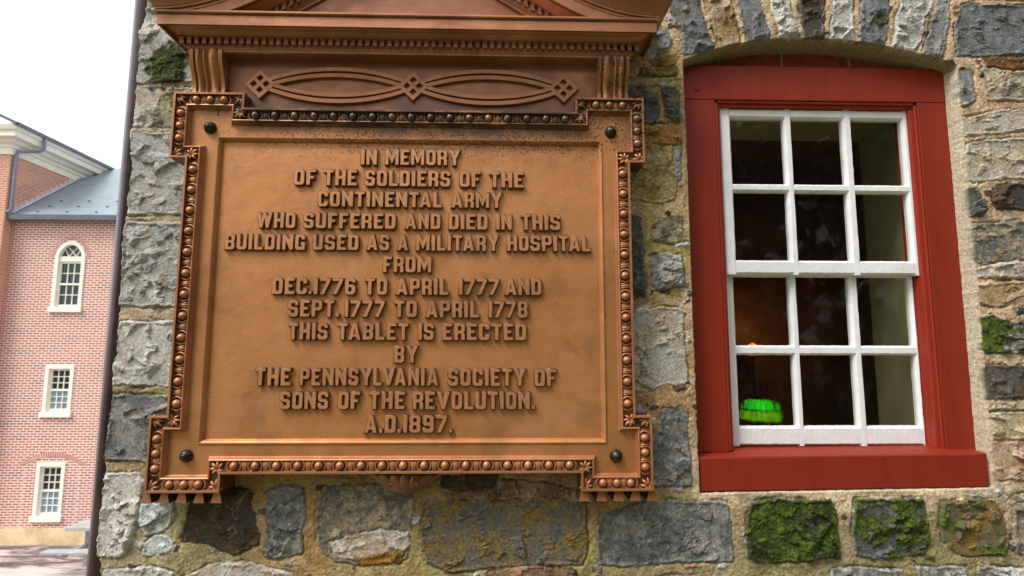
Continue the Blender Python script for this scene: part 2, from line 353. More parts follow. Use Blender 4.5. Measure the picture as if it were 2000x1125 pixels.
MORTAR=[(-1149,1515,0.314,0.2623,0.1384),(-1134,1315,0.4508,0.4072,0.2705),(-1082,920,0.4735,0.3916,0.2462),(-1052,516,0.4508,0.3372,0.227),(-1049,198,0.2232,0.1878,0.0685),(-1046,-101,0.314,0.2307,0.1022),(-1002,-153,0.1441,0.1144,0.0648),(-933,-270,0.3712,0.3231,0.1683),(-1097,-462,0.3663,0.3231,0.1683),(-782,-445,0.314,0.2789,0.117),(-633,-272,0.3515,0.1812,0.0452),(-578,-369,0.3515,0.2016,0.0685),(-392,-273,0.3763,0.1845,0.0273),(-387,-390,0.3916,0.2016,0.0296),(-462,-486,0.3763,0.2542,0.1022),(-182,-497,0.3325,0.2542,0.0976),(44,-275,0.2623,0.1683,0.0395),(48,-432,0.314,0.2542,0.0723),(221,-514,0.2623,0.2462,0.0802),(753,-279,0.2961,0.162,0.0423),(751,-436,0.2384,0.2232,0.0482),(942,-220,0.3231,0.2623,0.107),(1038,-509,0.2961,0.2462,0.1022),(1355,-362,0.2623,0.2051,0.107),(1452,-510,0.2051,0.1946,0.0545),(1796,-364,0.2542,0.1946,0.107),(1955,-500,0.2159,0.1746,0.0513),(2167,-366,0.2051,0.1812,0.0648),(2499,-368,0.3663,0.2623,0.1746),(2295,-487,0.2346,0.2016,0.0802),(1046,-221,0.2747,0.2307,0.0844),(1256,-225,0.5972,0.4735,0.3005),(1785,-220,0.6308,0.5089,0.3325),(2213,-215,0.6105,0.4851,0.314),(2386,-206,0.4793,0.4072,0.3005),(1142,1622,0.3763,0.2623,0.107),(1071,1384,0.1946,0.1144,0.0144),(1149,993,0.4342,0.3231,0.15),(1012,835,0.2307,0.1946,0.0252),(1077,813,0.2961,0.2346,0.0284),(1070,583,0.314,0.2159,0.0452),(983,571,0.2307,0.1384,0.0284),(1058,178,0.3515,0.2016,0.0685),(990,44,0.2623,0.1946,0.0685),(1167,551,0.4793,0.3613,0.2462),(1145,-80,0.4851,0.3763,0.2705),(1154,1841,0.5395,0.4072,0.2384),(1304,1819,0.5271,0.3916,0.2307),(1480,1847,0.5089,0.3968,0.2384),(1607,1825,0.5395,0.4233,0.2462),(1734,1803,0.4621,0.4072,0.2462),(1865,1830,0.5271,0.3916,0.227),(1999,1832,0.5271,0.3763,0.227),(2158,1810,0.4793,0.3325,0.1946),(2320,1764,0.521,0.3763,0.2346),(2438,1815,0.5089,0.3419,0.2159),(2477,1674,0.5089,0.3467,0.2232),(2552,1597,0.5089,0.3325,0.2159),(2431,1438,0.5089,0.3467,0.2016),(2432,1320,0.5395,0.4179,0.2789),(2404,1144,0.5271,0.4564,0.3325),(2531,1029,0.4621,0.314,0.1878),(2430,937,0.5029,0.3564,0.2307),(2408,823,0.552,0.4969,0.3712),(2445,733,0.4793,0.3419,0.1878),(2504,539,0.5395,0.3613,0.227),(2429,338,0.4793,0.3467,0.2159),(2408,126,0.5271,0.4233,0.2874),(2409,-83,0.5395,0.4342,0.305),(1335,1722,0.2623,0.1981,0.0782),(1802,1760,0.2747,0.2122,0.0844),(2431,-186,0.3916,0.3005,0.2016),(217,-217,0.2051,0.107,0.0452),(-194,-156,0.2307,0.117,0.0252),(630,-229,0.2542,0.1274,0.0648)]
LINES=[
[('IN', -207, -140, 1127, 1194), ('MEMORY', -107, 203, 1128, 1195)],
[('OF', -479, -387, 1039, 1106), ('THE', -356, -220, 1038, 1106), ('SOLDIERS', -188, 164, 1037, 1105), ('OF', 200, 289, 1037, 1105), ('THE', 325, 467, 1036, 1104)],
[('CONTINENTAL', -377, 131, 949, 1014), ('ARMY', 167, 378, 949, 1015)],
[('WHO', -619, -462, 858, 923), ('SUFFERED', -431, -57, 858, 923), ('AND', -20, 126, 858, 924), ('DIED', 158, 319, 858, 924), ('IN', 353, 418, 858, 924), ('THIS', 456, 617, 858, 925)],
[('BUILDING', -741, -419, 768, 833), ('USED', -390, -204, 769, 833), ('AS', -173, -80, 769, 834), ('A', -49, -3, 769, 834), ('MILITARY', 28, 366, 769, 835), ('HOSPITAL', 398, 741, 770, 836)],
[('FROM', -104, 92, 679, 745)],
[('DEC.1776', -543, -210, 588, 655), ('TO', -174, -83, 588, 655), ('APRIL', -50, 163, 588, 655), ('1777', 203, 367, 589, 656), ('AND', 389, 539, 589, 656)],
[('SEPT.', -477, -273, 498, 566), ('1777', -252, -91, 498, 565), ('TO', -54, 38, 498, 565), ('APRIL', 72, 287, 497, 565), ('1778', 324, 483, 497, 565)],
[('THIS', -470, -314, 407, 474), ('TABLET', -276, 5, 407, 474), ('IS', 44, 107, 407, 474), ('ERECTED', 140, 477, 407, 474)],
[('BY', -49, 46, 317, 385)],
[('THE', -591, -451, 227, 296), ('PENNSYLVANIA', -418, 129, 227, 295), ('SOCIETY', 165, 475, 226, 294), ('OF', 508, 597, 225, 293)],
[('SONS', -490, -301, 136, 204), ('OF', -264, -177, 136, 204), ('THE', -142, -2, 136, 204), ('REVOLUTION.', 28, 511, 135, 204)],
[('A.D.1897.', -160, 186, 45, 113)],
]
SIL=[(1857,-1187),(1737,-1204),(1642,-1201),(1500,-1204),(1431,-1202),(1338,-1202),(1315,-1202),(1297,-1214),(1133,-1192),(977,-1201),(937,-1196),(906,-1206),(757,-1202),(627,-1198),(559,-1201),(546,-1192),(499,-1196),(474,-1198),(352,-1192),(290,-1202),(232,-1199),(207,-1193),(156,-1197),(64,-1205),(-37,-1209),(-77,-1210),(-101,-1198),(-126,-1197),(-196,-1200),(-274,-1201),(-352,-1206),(-410,-1209),(-445,-1194),(-468,-1186),(-516,-1180)]

# ------------------------------------------------------------------ noise on arrays
def _hash(ix, iy, seed):
    h = (ix.astype(np.int64) * 374761393 + iy.astype(np.int64) * 668265263 + seed * 974634777) & 0xFFFFFFFF
    h = ((h ^ (h >> 13)) * 1274126177) & 0xFFFFFFFF
    return (h ^ (h >> 16)) & 0xFFFFFFFF
def perlin(x, y, seed=0):
    xi = np.floor(x); yi = np.floor(y); fx = (x - xi).astype(np.float32); fy = (y - yi).astype(np.float32)
    u = fx * fx * fx * (fx * (fx * 6 - 15) + 10); v = fy * fy * fy * (fy * (fy * 6 - 15) + 10)
    def g(dx, dy):
        a = _hash(xi + dx, yi + dy, seed).astype(np.float32) * (2 * math.pi / 4294967296.0)
        return np.cos(a) * (fx - dx) + np.sin(a) * (fy - dy)
    n0 = g(0, 0) * (1 - u) + g(1, 0) * u; n1 = g(0, 1) * (1 - u) + g(1, 1) * u
    return (n0 * (1 - v) + n1 * v) * 1.5
def fbm(x, y, f, octv=4, seed=0, gain=.5, ridged=False):
    s = 0; a = 1; t = 0
    for o in range(octv):
        n = perlin(x * f, y * f, seed + o * 17)
        if ridged: n = 1 - 2 * np.abs(n)
        s = s + a * n; t += a; a *= gain; f *= 2.03
    return s / t
def sstep(x, a, b):
    t = np.clip((x - a) / (b - a), 0, 1); return t * t * (3 - 2 * t)
def sdf(px, pz, poly):
    """signed distance, positive inside"""
    d2 = np.full(px.shape, 1e9); ins = np.zeros(px.shape, bool); n = len(poly)
    for i in range(n):
        ax, az = poly[i]; bx, bz = poly[(i + 1) % n]
        ex, ez = bx - ax, bz - az; wx, wz = px - ax, pz - az
        t = np.clip((wx * ex + wz * ez) / (ex * ex + ez * ez + 1e-12), 0, 1)
        d2 = np.minimum(d2, (wx - ex * t) ** 2 + (wz - ez * t) ** 2)
        c = ((az > pz) != (bz > pz))
        if abs(ez) > 1e-9: ins ^= c & (px < ex * (pz - az) / ez + ax)
    d = np.sqrt(d2); return np.where(ins, d, -d)

ARCH = [(1.184, 1.660), (1.29, 1.700), (1.405, 1.737), (1.55, 1.762), (1.70, 1.772), (1.84, 1.772), (1.95, 1.765), (2.04, 1.753), (2.13, 1.738), (2.22, 1.718), (2.31, 1.697), (2.39, 1.676), (2.432, 1.655)]
OPENING = [(1.190, -.212), (2.424, -.196), (2.430, .8)] + ARCH[::-1] + [(1.187, .8)]

def fill_stones():
    """courses of rubble beyond the traced part of the wall"""
    rnd = random.Random(4); out = []; z = -1.45
    tones = ['pale', 'lt', 'grey', 'slate', 'tan', 'slate', 'grey', 'blue']
    while z < 3.0:
        h = rnd.uniform(.14, .26); x = -1.3 + rnd.uniform(-.1, .1)
        while x < 4.25:
            w = rnd.uniform(.2, .5); cx, cz = x + w / 2, z + h / 2
            if not (x < 2.86 and z < 2.06 and z + h > -.66):
                j = lambda: rnd.uniform(-.018, .018)
                x0, x1, z0, z1 = x + .02, x + w - .02, z + .018, z + h - .018
                out.append(([(x0 + j(), z0 + j()), (cx, z0 + j()), (x1 + j(), z0 + j()), (x1 + j(), cz), (x1 + j(), z1 + j()), (cx, z1 + j()), (x0 + j(), z1 + j()), (x0 + j(), cz)],
                            rnd.choice(tones), rnd.choice(tones), .4, rnd.uniform(24, 36), rnd.uniform(6, 10), rnd.choice([None, 5, 60]), rnd.choice([0, 0, .2])))
            x += w
        z += h
    return out

def build_wall(parent):
    G = .0035
    xs = np.concatenate([np.arange(-1.205, 2.87, G), np.arange(2.885, 4.3, .02)])
    zs = np.concatenate([np.arange(-1.45, -.63, .02), np.arange(-.62, 2.07, G), np.arange(2.085, 3.0, .02)])
    X, Z = np.meshgrid(xs, zs)                       # rows z
    sz = np.array([a / 1000 for a, b in SIL][::-1]); sx = np.array([b / 1000 for a, b in SIL][::-1])
    silx = np.interp(zs, sz, sx) + .004 * perlin(zs * 40, zs * 0 + .5, 9) + .003 * perlin(zs * 110, zs * 0 + .5, 3)
    X = X + (silx[:, None] + 1.205) * np.clip(1 - (X + 1.205) / .12, 0, 1)
    # warp for ragged stone outlines
    wx = X + .010 * fbm(X, Z, 9, 3, 1) + .0070 * fbm(X, Z, 42, 3, 2)
    wz = Z + .010 * fbm(X, Z, 9, 3, 5) + .0070 * fbm(X, Z, 42, 3, 6)
    # mortar bed
    MA = np.array([m[:2] for m in MORTAR]) / 1000; MC = np.array([m[2:] for m in MORTAR])
    col = np.zeros(X.shape + (3,), np.float32); wsum = np.zeros(X.shape, np.float32)
    mwx = X + .05 * fbm(X, Z, 5, 3, 21); mwz = Z + .05 * fbm(X, Z, 5, 3, 22)
    for (ax, az), c in zip(MA, MC):
        w = 1 / (((mwx - ax) ** 2 + (mwz - az) ** 2) + 2e-4) ** 2
        wsum += w; col += w[..., None] * c
    col /= wsum[..., None]; col = (col * .72 + .28 * np.array(lin('ad9e88'))) * 1.14 * np.array([1.02, .985, .96])
    n1 = fbm(X, Z, 14, 4, 31); n2 = fbm(X, Z, 60, 3, 32)
    col *= (1 + .45 * n1 + .30 * n2)[..., None]
    dk = sstep(fbm(X, Z, 7, 4, 33, .6), .08, .42)[..., None] * .55; col = col * (1 - dk) + col * np.array([.55, .50, .42]) * dk
    crack = sstep(np.abs(fbm(X, Z, 5, 3, 77)), .012, .0) * sstep(n1, -.05, .25)
    col *= (1 - .45 * crack)[..., None]
    h = .005 * fbm(X, Z, 18, 3, 41) + .0030 * fbm(X, Z, 90, 3, 42) + .006 * fbm(X, Z, 4, 2, 43) - .004 * crack
    stone_d = np.full(X.shape, -1.0)
    moss = np.zeros(X.shape, np.float32); mort = np.ones(X.shape, np.float32)
    big = fbm(X, Z, 11, 4, 51); bigr = fbm(X, Z, 15, 5, 52, .55, True); fine = fbm(X, Z, 120, 3, 53); mfuzz = fbm(X, Z, 85, 3, 54, .6)
    cn = fbm(X, Z, 8, 5, 61, .6); cn2 = fbm(X, Z, 34, 4, 62, .6); vein = np.abs(fbm(X, Z, 4.5, 4, 63, .5)); rustn = fbm(X, Z, 16, 4, 64, .6)
    pm, pd, prust = np.array(PAL['moss']), np.array(PAL['dkm']), np.array(lin('a5661c'))
    stones = [([(s[0][i] / 1000, s[0][i + 1] / 1000) for i in range(0, len(s[0]), 2)],) + s[1:] for s in STONES] + fill_stones()
    for k, (poly, c1, c2, mixv, prom, rough, ang, ms) in enumerate(stones):
        rnd = random.Random(100 + k); prom /= 1000; rough /= 1000
        px = [p[0] for p in poly]; pz = [p[1] for p in poly]
        i0, i1 = np.searchsorted(zs, [min(pz) - .04, max(pz) + .04]); j0, j1 = np.searchsorted(xs, [min(px) - .04, max(px) + .04])
        if i1 <= i0 or j1 <= j0: continue
        S = np.s_[i0:i1, j0:j1]
        d = sdf(wx[S], wz[S], poly) + .0045 + .005 * cn[S] + .003 * cn2[S]
        x, z = X[S], Z[S]; cx, cz = sum(px) / len(px), sum(pz) / len(pz)
        # chipped facets: lower envelope of a few random planes
        sw = max(max(px) - min(px), .08); sh = max(max(pz) - min(pz), .08)
        hf = np.full(x.shape, 1.0)
        for q in range(11):
            ax, az = cx + rnd.uniform(-.45, .45) * sw, cz + rnd.uniform(-.45, .45) * sh
            gx, gz = rnd.gauss(0, .26), rnd.gauss(0, .26)
            hf = np.minimum(hf, gx * (x - ax) + gz * (z - az) + rnd.uniform(.002, .016) + .004 * big[S])
        hf = np.clip(hf, -prom * .8, .03)
        # broken faces: irregular cells, each with its own tilt and level
        qx = x + .014 * big[S] + .006 * cn2[S]; qz = z + .014 * cn[S] + .006 * fine[S]
        best = np.full(x.shape, 1e9); hv = np.zeros(x.shape)
        for q in range(int(min(48, max(4, sw * sh / .0024)))):
            ax, az = rnd.uniform(min(px), max(px)), rnd.uniform(min(pz), max(pz)); gx, gz = rnd.gauss(0, .30), rnd.gauss(0, .30); lv = rnd.uniform(-.005, .005); st_ = rnd.uniform(.7, 1.4)
            dd = ((qx - ax) ** 2 + ((qz - az) * 1.35) ** 2) * st_; mk = dd < best
            best = np.where(mk, dd, best); hv = np.where(mk, gx * (x - ax) + gz * (z - az) + lv, hv)
        hv = np.clip(hv, -.014, .014)
        # cleft ledges: terraced noise, stretched along the bedding of the stone
        a = R_(ang if ang is not None else rnd.uniform(-60, 60)); asp = 2.1 if ang is not None else 1.2
        u = x * math.cos(a) + z * math.sin(a) + 7.3 * k; v = -x * math.sin(a) + z * math.cos(a) + .01 * big[S]
        fq = rnd.uniform(7, 10)
        nl = fbm(u * fq / asp, v * fq * asp * .8, 1, 4, 200 + k, .52) * (2.6 if ang is None else 3.2)
        fr = nl - np.floor(nl); ter = np.floor(nl) + sstep(fr, .72, 1.0) + .18 * fr
        nl2 = fbm(u * 30 / asp, v * 30 * asp * .8, 1, 3, 300 + k, .5) * 2.0
        fr2 = nl2 - np.floor(nl2); ter2 = np.floor(nl2) + sstep(fr2, .7, 1.0) + .2 * fr2
        rg = .5 * (bigr[S] + .2)
        crev = sstep(np.abs(fbm(u * 13 / asp, v * 13 * asp * .7, 1, 4, 500 + k, .6)), .045, .0) * sstep(cn2[S] + cn[S], -.35, .15)
        e = 1 - np.exp(-np.maximum(d, 0) / .0065)
        prom *= .62
        hs = prom * e + (hf * .8 + hv * (1.0 if ang is None else .6) + rough * (.38 * ter + .16 * ter2 + .2 * (rg - .2)) + .0034 * fine[S] - .010 * crev) * e * np.clip(d / .018, 0, 1) ** .6
        hs = np.maximum(hs, -.002)
        # moss
        mm = np.zeros(x.shape)
        if ms > 0: mm = sstep(cn[S] * .9 + cn2[S] * .45 + rg * .12 + (ms - .5) * 1.5, -.05, .28) * sstep(d + .012 * cn2[S], -.002, .008)
        for sx_, sz_, sr, stg in SPOTS:
            dd = np.sqrt((x - sx_) ** 2 + (z - sz_) ** 2) / sr
            if dd.min() < 1.5: mm = np.maximum(mm, stg * sstep(dd + .7 * cn[S] + .6 * cn2[S], 1.05, .55))
        hs = hs + mm * (.003 + .003 * mfuzz[S]) * (d > .004)
        ins = d > 0
        groove = np.exp(-(d / .0052) ** 2)
        hh = h[S]; hh[ins] = np.maximum(hh * .2, hs)[ins]; hh -= .0150 * groove * np.clip(cn[S] * 1.6 + cn2[S] * .8 + .35, 0, 1.1); h[S] = hh
        A = np.array(PAL[c1]); B = np.array(PAL[c2])
        t = sstep(cn[S] +   .6 * cn2[S] + .25 * fine[S] + (mixv - .5) * .6, -.55, .55)[..., None]
        c = A * (1 - t) + B * t
        c = c * (1 + .30 * cn2[S] + .22 * fine[S] + .05 * np.clip(ter2, -2, 2) + .04 * np.clip(ter, -2, 2) - .35 * crev)[..., None]
        vv = sstep(vein[S], .010, .002)[..., None] * .35 * (rnd.random() < .5)
        c = c * (1 - vv) + vv * .55
        rs = (sstep(rustn[S], .22 if c1 not in ('ptan', 'rust', 'ochre') else .08, .42) * (.55 if rnd.random() < .55 or c1 == 'ptan' else .12))[..., None]
        rs = rs * .6; c = c * (1 - rs) + rs * prust
        mt = sstep(.6 * mfuzz[S] + 1.0 * cn[S] + .8 * cn2[S], -.35, .5)[..., None]
        mc = pd * (1 - mt) + pm * mt
        c = c * (1 - mm[..., None]) + mc * mm[..., None]
        cc = col[S]; cc[ins] = c[ins]; col[S] = cc
        mq = mort[S]; mq[ins] = 0; mort[S] = mq
        m_ = moss[S]; m_[ins] = mm[ins]; moss[S] = m_
    # small chips and pinning stones bedded in the joints
    rnd = random.Random(77)
    for k in range(420):
        cx, cz = rnd.choice([(rnd.uniform(.9, 1.2), rnd.uniform(-.2, 1.9)), (rnd.uniform(-1.2, 2.8), rnd.uniform(-.55, -.1)), (rnd.uniform(2.42, 2.85), rnd.uniform(-.5, 2)), (rnd.uniform(1.1, 2.8), rnd.uniform(1.6, 1.95))])
        r = rnd.uniform(.004, .017); asp = rnd.uniform(1, 2.2); a = rnd.uniform(-.5, .5)
        i0, i1 = np.searchsorted(zs, [cz - .05, cz + .05]); j0, j1 = np.searchsorted(xs, [cx - .05, cx + .05])
        if i1 <= i0 or j1 <= j0: continue
        S = np.s_[i0:i1, j0:j1]; dx, dz = wx[S] - cx, wz[S] - cz
        dd = 1 - np.maximum(np.abs(dx * math.cos(a) + dz * math.sin(a)) / (r * asp), np.abs(dz * math.cos(a) - dx * math.sin(a)) / r) - .5 * cn2[S]
        mk = (dd > 0) & (mort[S] > .5)
        c = np.array(PAL[rnd.choice(['slate', 'grey', 'lt', 'brown', 'pink', 'tan', 'dark'])])
        cc = col[S]; cc[mk] = (c * (1 + .4 * fine[S] + .4 * cn2[S])[..., None])[mk]; col[S] = cc
        hh = h[S]; hh[mk] += (rnd.uniform(.002, .007) * np.minimum(dd * 3, 1))[mk]; h[S] = hh
    # green growth on low mortar
    gm = sstep(cn * .8 + cn2 * .4 + .25 * sstep(X, 1.2, 1.6), .05, .45) * sstep(Z, -.3, -.45) * mort * .42
    col = col * (1 - gm[..., None]) + np.array(lin('59602a')) * gm[..., None]
    # opening for the window: a reveal that runs back into the wall
    od = sdf(X + .003 * fbm(X, Z, 25, 3, 80), Z + .003 * fbm(X, Z, 25, 3, 81), OPENING)
    lip = sstep(od, -.016, -.002); h = h * (1 - .75 * lip)
    inn = od > 0
    rim = lip * (mort > .5)
    cream = np.array(lin('c9b99a'))
    Y = .078 - h
    Y[inn] = .078 + np.minimum(od[inn] * 13, .24)
    rev = ((X > 2.2) & (Z < 1.64)) | (Z < 0)
    ccol = np.where(rev[..., None], np.array(lin('c4b9a0')), np.array(lin('9a8b68')))
    ccol = np.where(((X < 1.3) & (Z < 1.6))[..., None], np.array(lin('c0a590')), ccol)
    ccol = ccol * (1 + .10 * cn)[..., None]
    col[inn] = ccol[inn]; mort[inn] = 1; moss[inn] = 0
    # the left end turns the corner and runs back
    nr, nc = X.shape
    P = np.stack([X, Y, Z], -1).reshape(-1, 3)
    idx = np.arange(nr * nc).reshape(nr, nc)
    keep = np.ones((nr - 1, nc - 1), bool)
    xm = (X[:-1, :-1] + X[1:, 1:]) / 2; zm = (Z[:-1, :-1] + Z[1:, 1:]) / 2
    keep &= ~(od[:-1, :-1] > .021)
    keep &= ~((np.abs(xm) < .84) & (zm > -.035) & (zm < 1.285))
    a = idx[:-1, :-1][keep]; b = idx[:-1, 1:][keep]; c_ = idx[1:, 1:][keep]; d_ = idx[1:, :-1][keep]
    quads = np.stack([a, b, c_, d_], -1)
    # return face of the corner
    ys = [.02, .12, .3, .7, 1.4, 3.0]; base = len(P); cols = []; cc2 = col[:, 0, :]
    rnp = fbm(zs[:, None] * 1.0, np.array(ys)[None, :], 9, 3, 90)
    for k, dy in enumerate(ys):
        cols.append(np.stack([X[:, 0] + .02 * rnp[:, k] * (k > 0), Y[:, 0] + dy, zs], -1))
    P = np.concatenate([P] + cols)
    cidx = [idx[:, 0]] + [base + k * nr + np.arange(nr) for k in range(len(ys))]
    for k in range(len(ys)):
        q = np.stack([cidx[k + 1][:-1], cidx[k][:-1], cidx[k][1:], cidx[k + 1][1:]], -1); quads = np.concatenate([quads, q])
    C = np.concatenate([col.reshape(-1, 3)] + [cc2] * len(ys)); K = np.concatenate([mort.reshape(-1)] + [mort[:, 0]] * len(ys)); Q = np.concatenate([moss.reshape(-1)] + [moss[:, 0]] * len(ys))
    used = np.zeros(len(P), bool); used[quads.ravel()] = True
    remap = np.cumsum(used) - 1; quads = remap[quads]; P = P[used]; C = C[used]; K = K[used]; Q = Q[used]
    me = bpy.data.meshes.new('wall')
    off = np.array(parent_world(parent)); nq = len(quads)
    me.vertices.add(len(P)); me.vertices.foreach_set('co', (P - off).astype(np.float32).ravel())
    me.loops.add(nq * 4); me.loops.foreach_set('vertex_index', quads.astype(np.int32).ravel())
    me.polygons.add(nq); me.polygons.foreach_set('loop_start', np.arange(0, nq * 4, 4, dtype=np.int32))
    me.polygons.foreach_set('use_smooth', np.ones(nq, bool))
    me.update(calc_edges=True)
    at = me.attributes.new('col', 'FLOAT_COLOR', 'POINT')
    at.data.foreach_set('color', np.concatenate([np.clip(C, .004, .9), np.ones((len(P), 1))], 1).astype(np.float32).ravel())
    am = me.attributes.new('msk', 'FLOAT_COLOR', 'POINT')
    am.data.foreach_set('color', np.stack([K, Q, K * 0, K * 0 + 1], 1).astype(np.float32).ravel())
    t = NT('rubble_stone')
    A1 = t.n('Attribute', attribute_name='col'); A2 = t.n('Attribute', attribute_name='msk')
    sp = t.n('SeparateColor'); t.set(sp.inputs[0], A2.outputs['Color'])
    f1 = t.noise(75, 6, .7); f2 = t.noise(190, 4, .75)
    c = t.mix(1.0, A1.outputs['Color'], t.ramp(f1, [(.28, GREY(.5)), (.5, GREY(1)), (.74, GREY(1.5))]), 'MULTIPLY')
    c = t.mix(1.0, c, t.ramp(f2, [(.3, GREY(.62)), (.7, GREY(1.36))]), 'MULTIPLY')
    n = t.bump(f2, .6, .004); n = t.bump(f1, .75, .008, n)
    t.b.inputs['Specular IOR Level'].default_value = .35
    m = t.out(Base_Color=c, Roughness=t.rng(sp.outputs[1], 0, 1, .72, .95), Normal=n)
    return link('wall', me, m, parent)
SPOTS = [(-1.085, 1.59, .12, 1.0), (-1.035, 1.66, .05, .8), (-1.024, 1.424, .055, .8), (-1.099, 1.339, .05, .5), (-1.06, 1.35, .05, .4), (2.098, 1.872, .042, .75), (2.24, 1.815, .035, .35)]

# ------------------------------------------------------------------ the memorial tablet
W_ = .062
RIM = [(0, 1.352), (.680, 1.352), (.680, 1.416), (.967, 1.416), (.967, 1.137), (.903, 1.137), (.903, .115), (.967, .115), (.967, -.171), (.686, -.171), (.686, -.103), (0, -.103)]
RIM = RIM[1:-1] + [(-x, z) for x, z in RIM[1:-1]][::-1]       # clockwise seen from the front

def offset_loop(lp, w):
    n = len(lp); out = []
    for i in range(n):
        a, b, c = Vector(lp[i - 1]), Vector(lp[i]), Vector(lp[(i + 1) % n])
        d1 = (b - a).normalized(); d2 = (c - b).normalized()
        n1 = Vector((d1.y, -d1.x)); n2 = Vector((d2.y, -d2.x))      # inward for a clockwise loop
        o = b + (n1 + n2) * w if abs(d1.dot(d2)) < .5 else b + n1 * w
        out.append((o.x, o.y))
    return out

def egg_border(parent):
    b = MB()
    prof = [(0, .085), (0, -.049), (.0012, -.0505), (.0085, -.0505), (.0095, -.049), (.0105, -.036), (.014, -.031), (.020, -.0285), (.029, -.0275), (.038, -.0285), (.0445, -.032), (.0455, -.037), (.0475, -.0395), (.0505, -.0405), (.0535, -.0385), (.0548, -.034), (.058, -.025), (.0615, -.0205), (.0625, -.014)]
    loops = [[(x, y, z) for x, z in offset_loop(RIM, w)] for w, y in prof]
    m = len(RIM)
    for i in range(len(prof) - 1):
        for j in range(m):
            k = (j + 1) % m
            b.add([loops[i][j], loops[i][k], loops[i + 1][k], loops[i + 1][j]], [(0, 1, 2, 3)], False)
    o = b.build('border_frame', M['moulding'], parent, recalc=True)
    o.data.materials.append(M['patina_shade'])                          # blackened bed of the enrichment, with shade painted on it and the outer sides
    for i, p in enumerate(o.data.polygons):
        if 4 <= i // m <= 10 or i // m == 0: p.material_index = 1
    # eggs, scrolls and darts along every run, leaves on every corner
    e = MB(); wm = .0285; yb = -.0275
    mid = offset_loop(RIM, wm)
    for i in range(m):
        p, q = Vector(mid[i]), Vector(mid[(i + 1) % m]); L = (q - p).length
        d = (q - p).normalized(); inw = Vector((d.y, -d.x))
        a, c_, z_ = Vector((d.x, 0, d.y)), Vector((inw.x, 0, inw.y)), Vector((0, -1, 0))
        def P(u, v, h): return Vector((p.x, yb, p.y)) + a * u + c_ * v + z_ * h
        def egg(u):
            e.ellipsoid(P(u, -.0005, .008), (.0165, .0175, .0165), 14, 10, (a, c_, z_))
            pts = []; rs = []
            for t in range(15):
                an = R_(-62 + 304 * t / 14); r = .0262
                pts.append(P(u + r * math.cos(an), -.001 + r * 1.0 * math.sin(an) * .92, .0065)); rs.append(.0042)
            for sgn, lst in ((1, 0), (-1, 1)):
                pass
            e.tube(pts, rs, 6)
            for sgn in (-1, 1):
                e.ellipsoid(P(u + sgn * .0165, -.0205, .007), (.0052, .0048, .005), 8, 6, (a, c_, z_))
            pts = []
            for t in range(11):
                an = R_(-20 + 220 * t / 10); pts.append(P(u + .0325 * math.cos(an), .0005 + .0265 * math.sin(an), .002))
            e.tube(pts, .0022, 5)
        def dart(u):
            for k, lean in ((0, 0), (-1, -1), (1, 1)):
                e.tube([P(u + lean * .0050, -.020, .0045), P(u + lean * .0045, -.006, .0065), P(u + lean * .0075, .008, .0065), P(u + lean * .0105, .0185, .003)],
                       [.0036, .0052, .005, .0024] if k else [.004, .006, .0064, .003], 7)
        if L > .6: sp = .0812
        else: sp = .0812
        usable = L - .062
        if usable > .05:
            nE = max(1, int(round(usable / sp)) + (1 if L < .6 else 0))
            if L > .6: nE = int(usable / sp + .35)
            gap = usable / nE
            for k in range(nE):
                egg(.031 + gap * (k + .5))
                if k < nE - 1: dart(.031 + gap * (k + 1))
        # leaf cluster at the corner point p
        prev = Vector(mid[i - 1]); dp = (p - prev).normalized()
        bis = (inw + Vector((dp.y, -dp.x)))
        if bis.length < .3: bis = inw
        bis.normalize(); A = Vector((bis.x, 0, bis.y)); B = Vector((-bis.y, 0, bis.x)); O = Vector((p.x, yb, p.y))
        for k, (ang, ln, r) in enumerate(((0, .034, .0075), (38, .031, .0065), (-38, .031, .0065), (78, .026, .006), (-78, .026, .006), (150, .02, .0055), (-150, .02, .0055))):
            v = (A * math.cos(R_(ang)) + B * math.sin(R_(ang)))
            s = O - A * .018
            e.tube([s + z_ * .004, s + v * ln * .45 + z_ * .0095, s + v * ln * .8 + z_ * .010, s + v * ln * 1.05 + z_ * .003], [.003, r, r * .8, .002], 7)
    e.build('egg_and_dart_moulding', M['moulding'], o, recalc=True)
    return o

def rect_ring(b, loops):
    """nested rectangles (x0, x1, z0, z1, y) joined"""
    pts = [[(x0, y, z0), (x1, y, z0), (x1, y, z1), (x0, y, z1)] for x0, x1, z0, z1, y in loops]
    for i in range(len(pts) - 1):
        for j in range(4):
            k = (j + 1) % 4; b.add([pts[i][j], pts[i][k], pts[i + 1][k], pts[i + 1][j]], [(0, 1, 2, 3)])

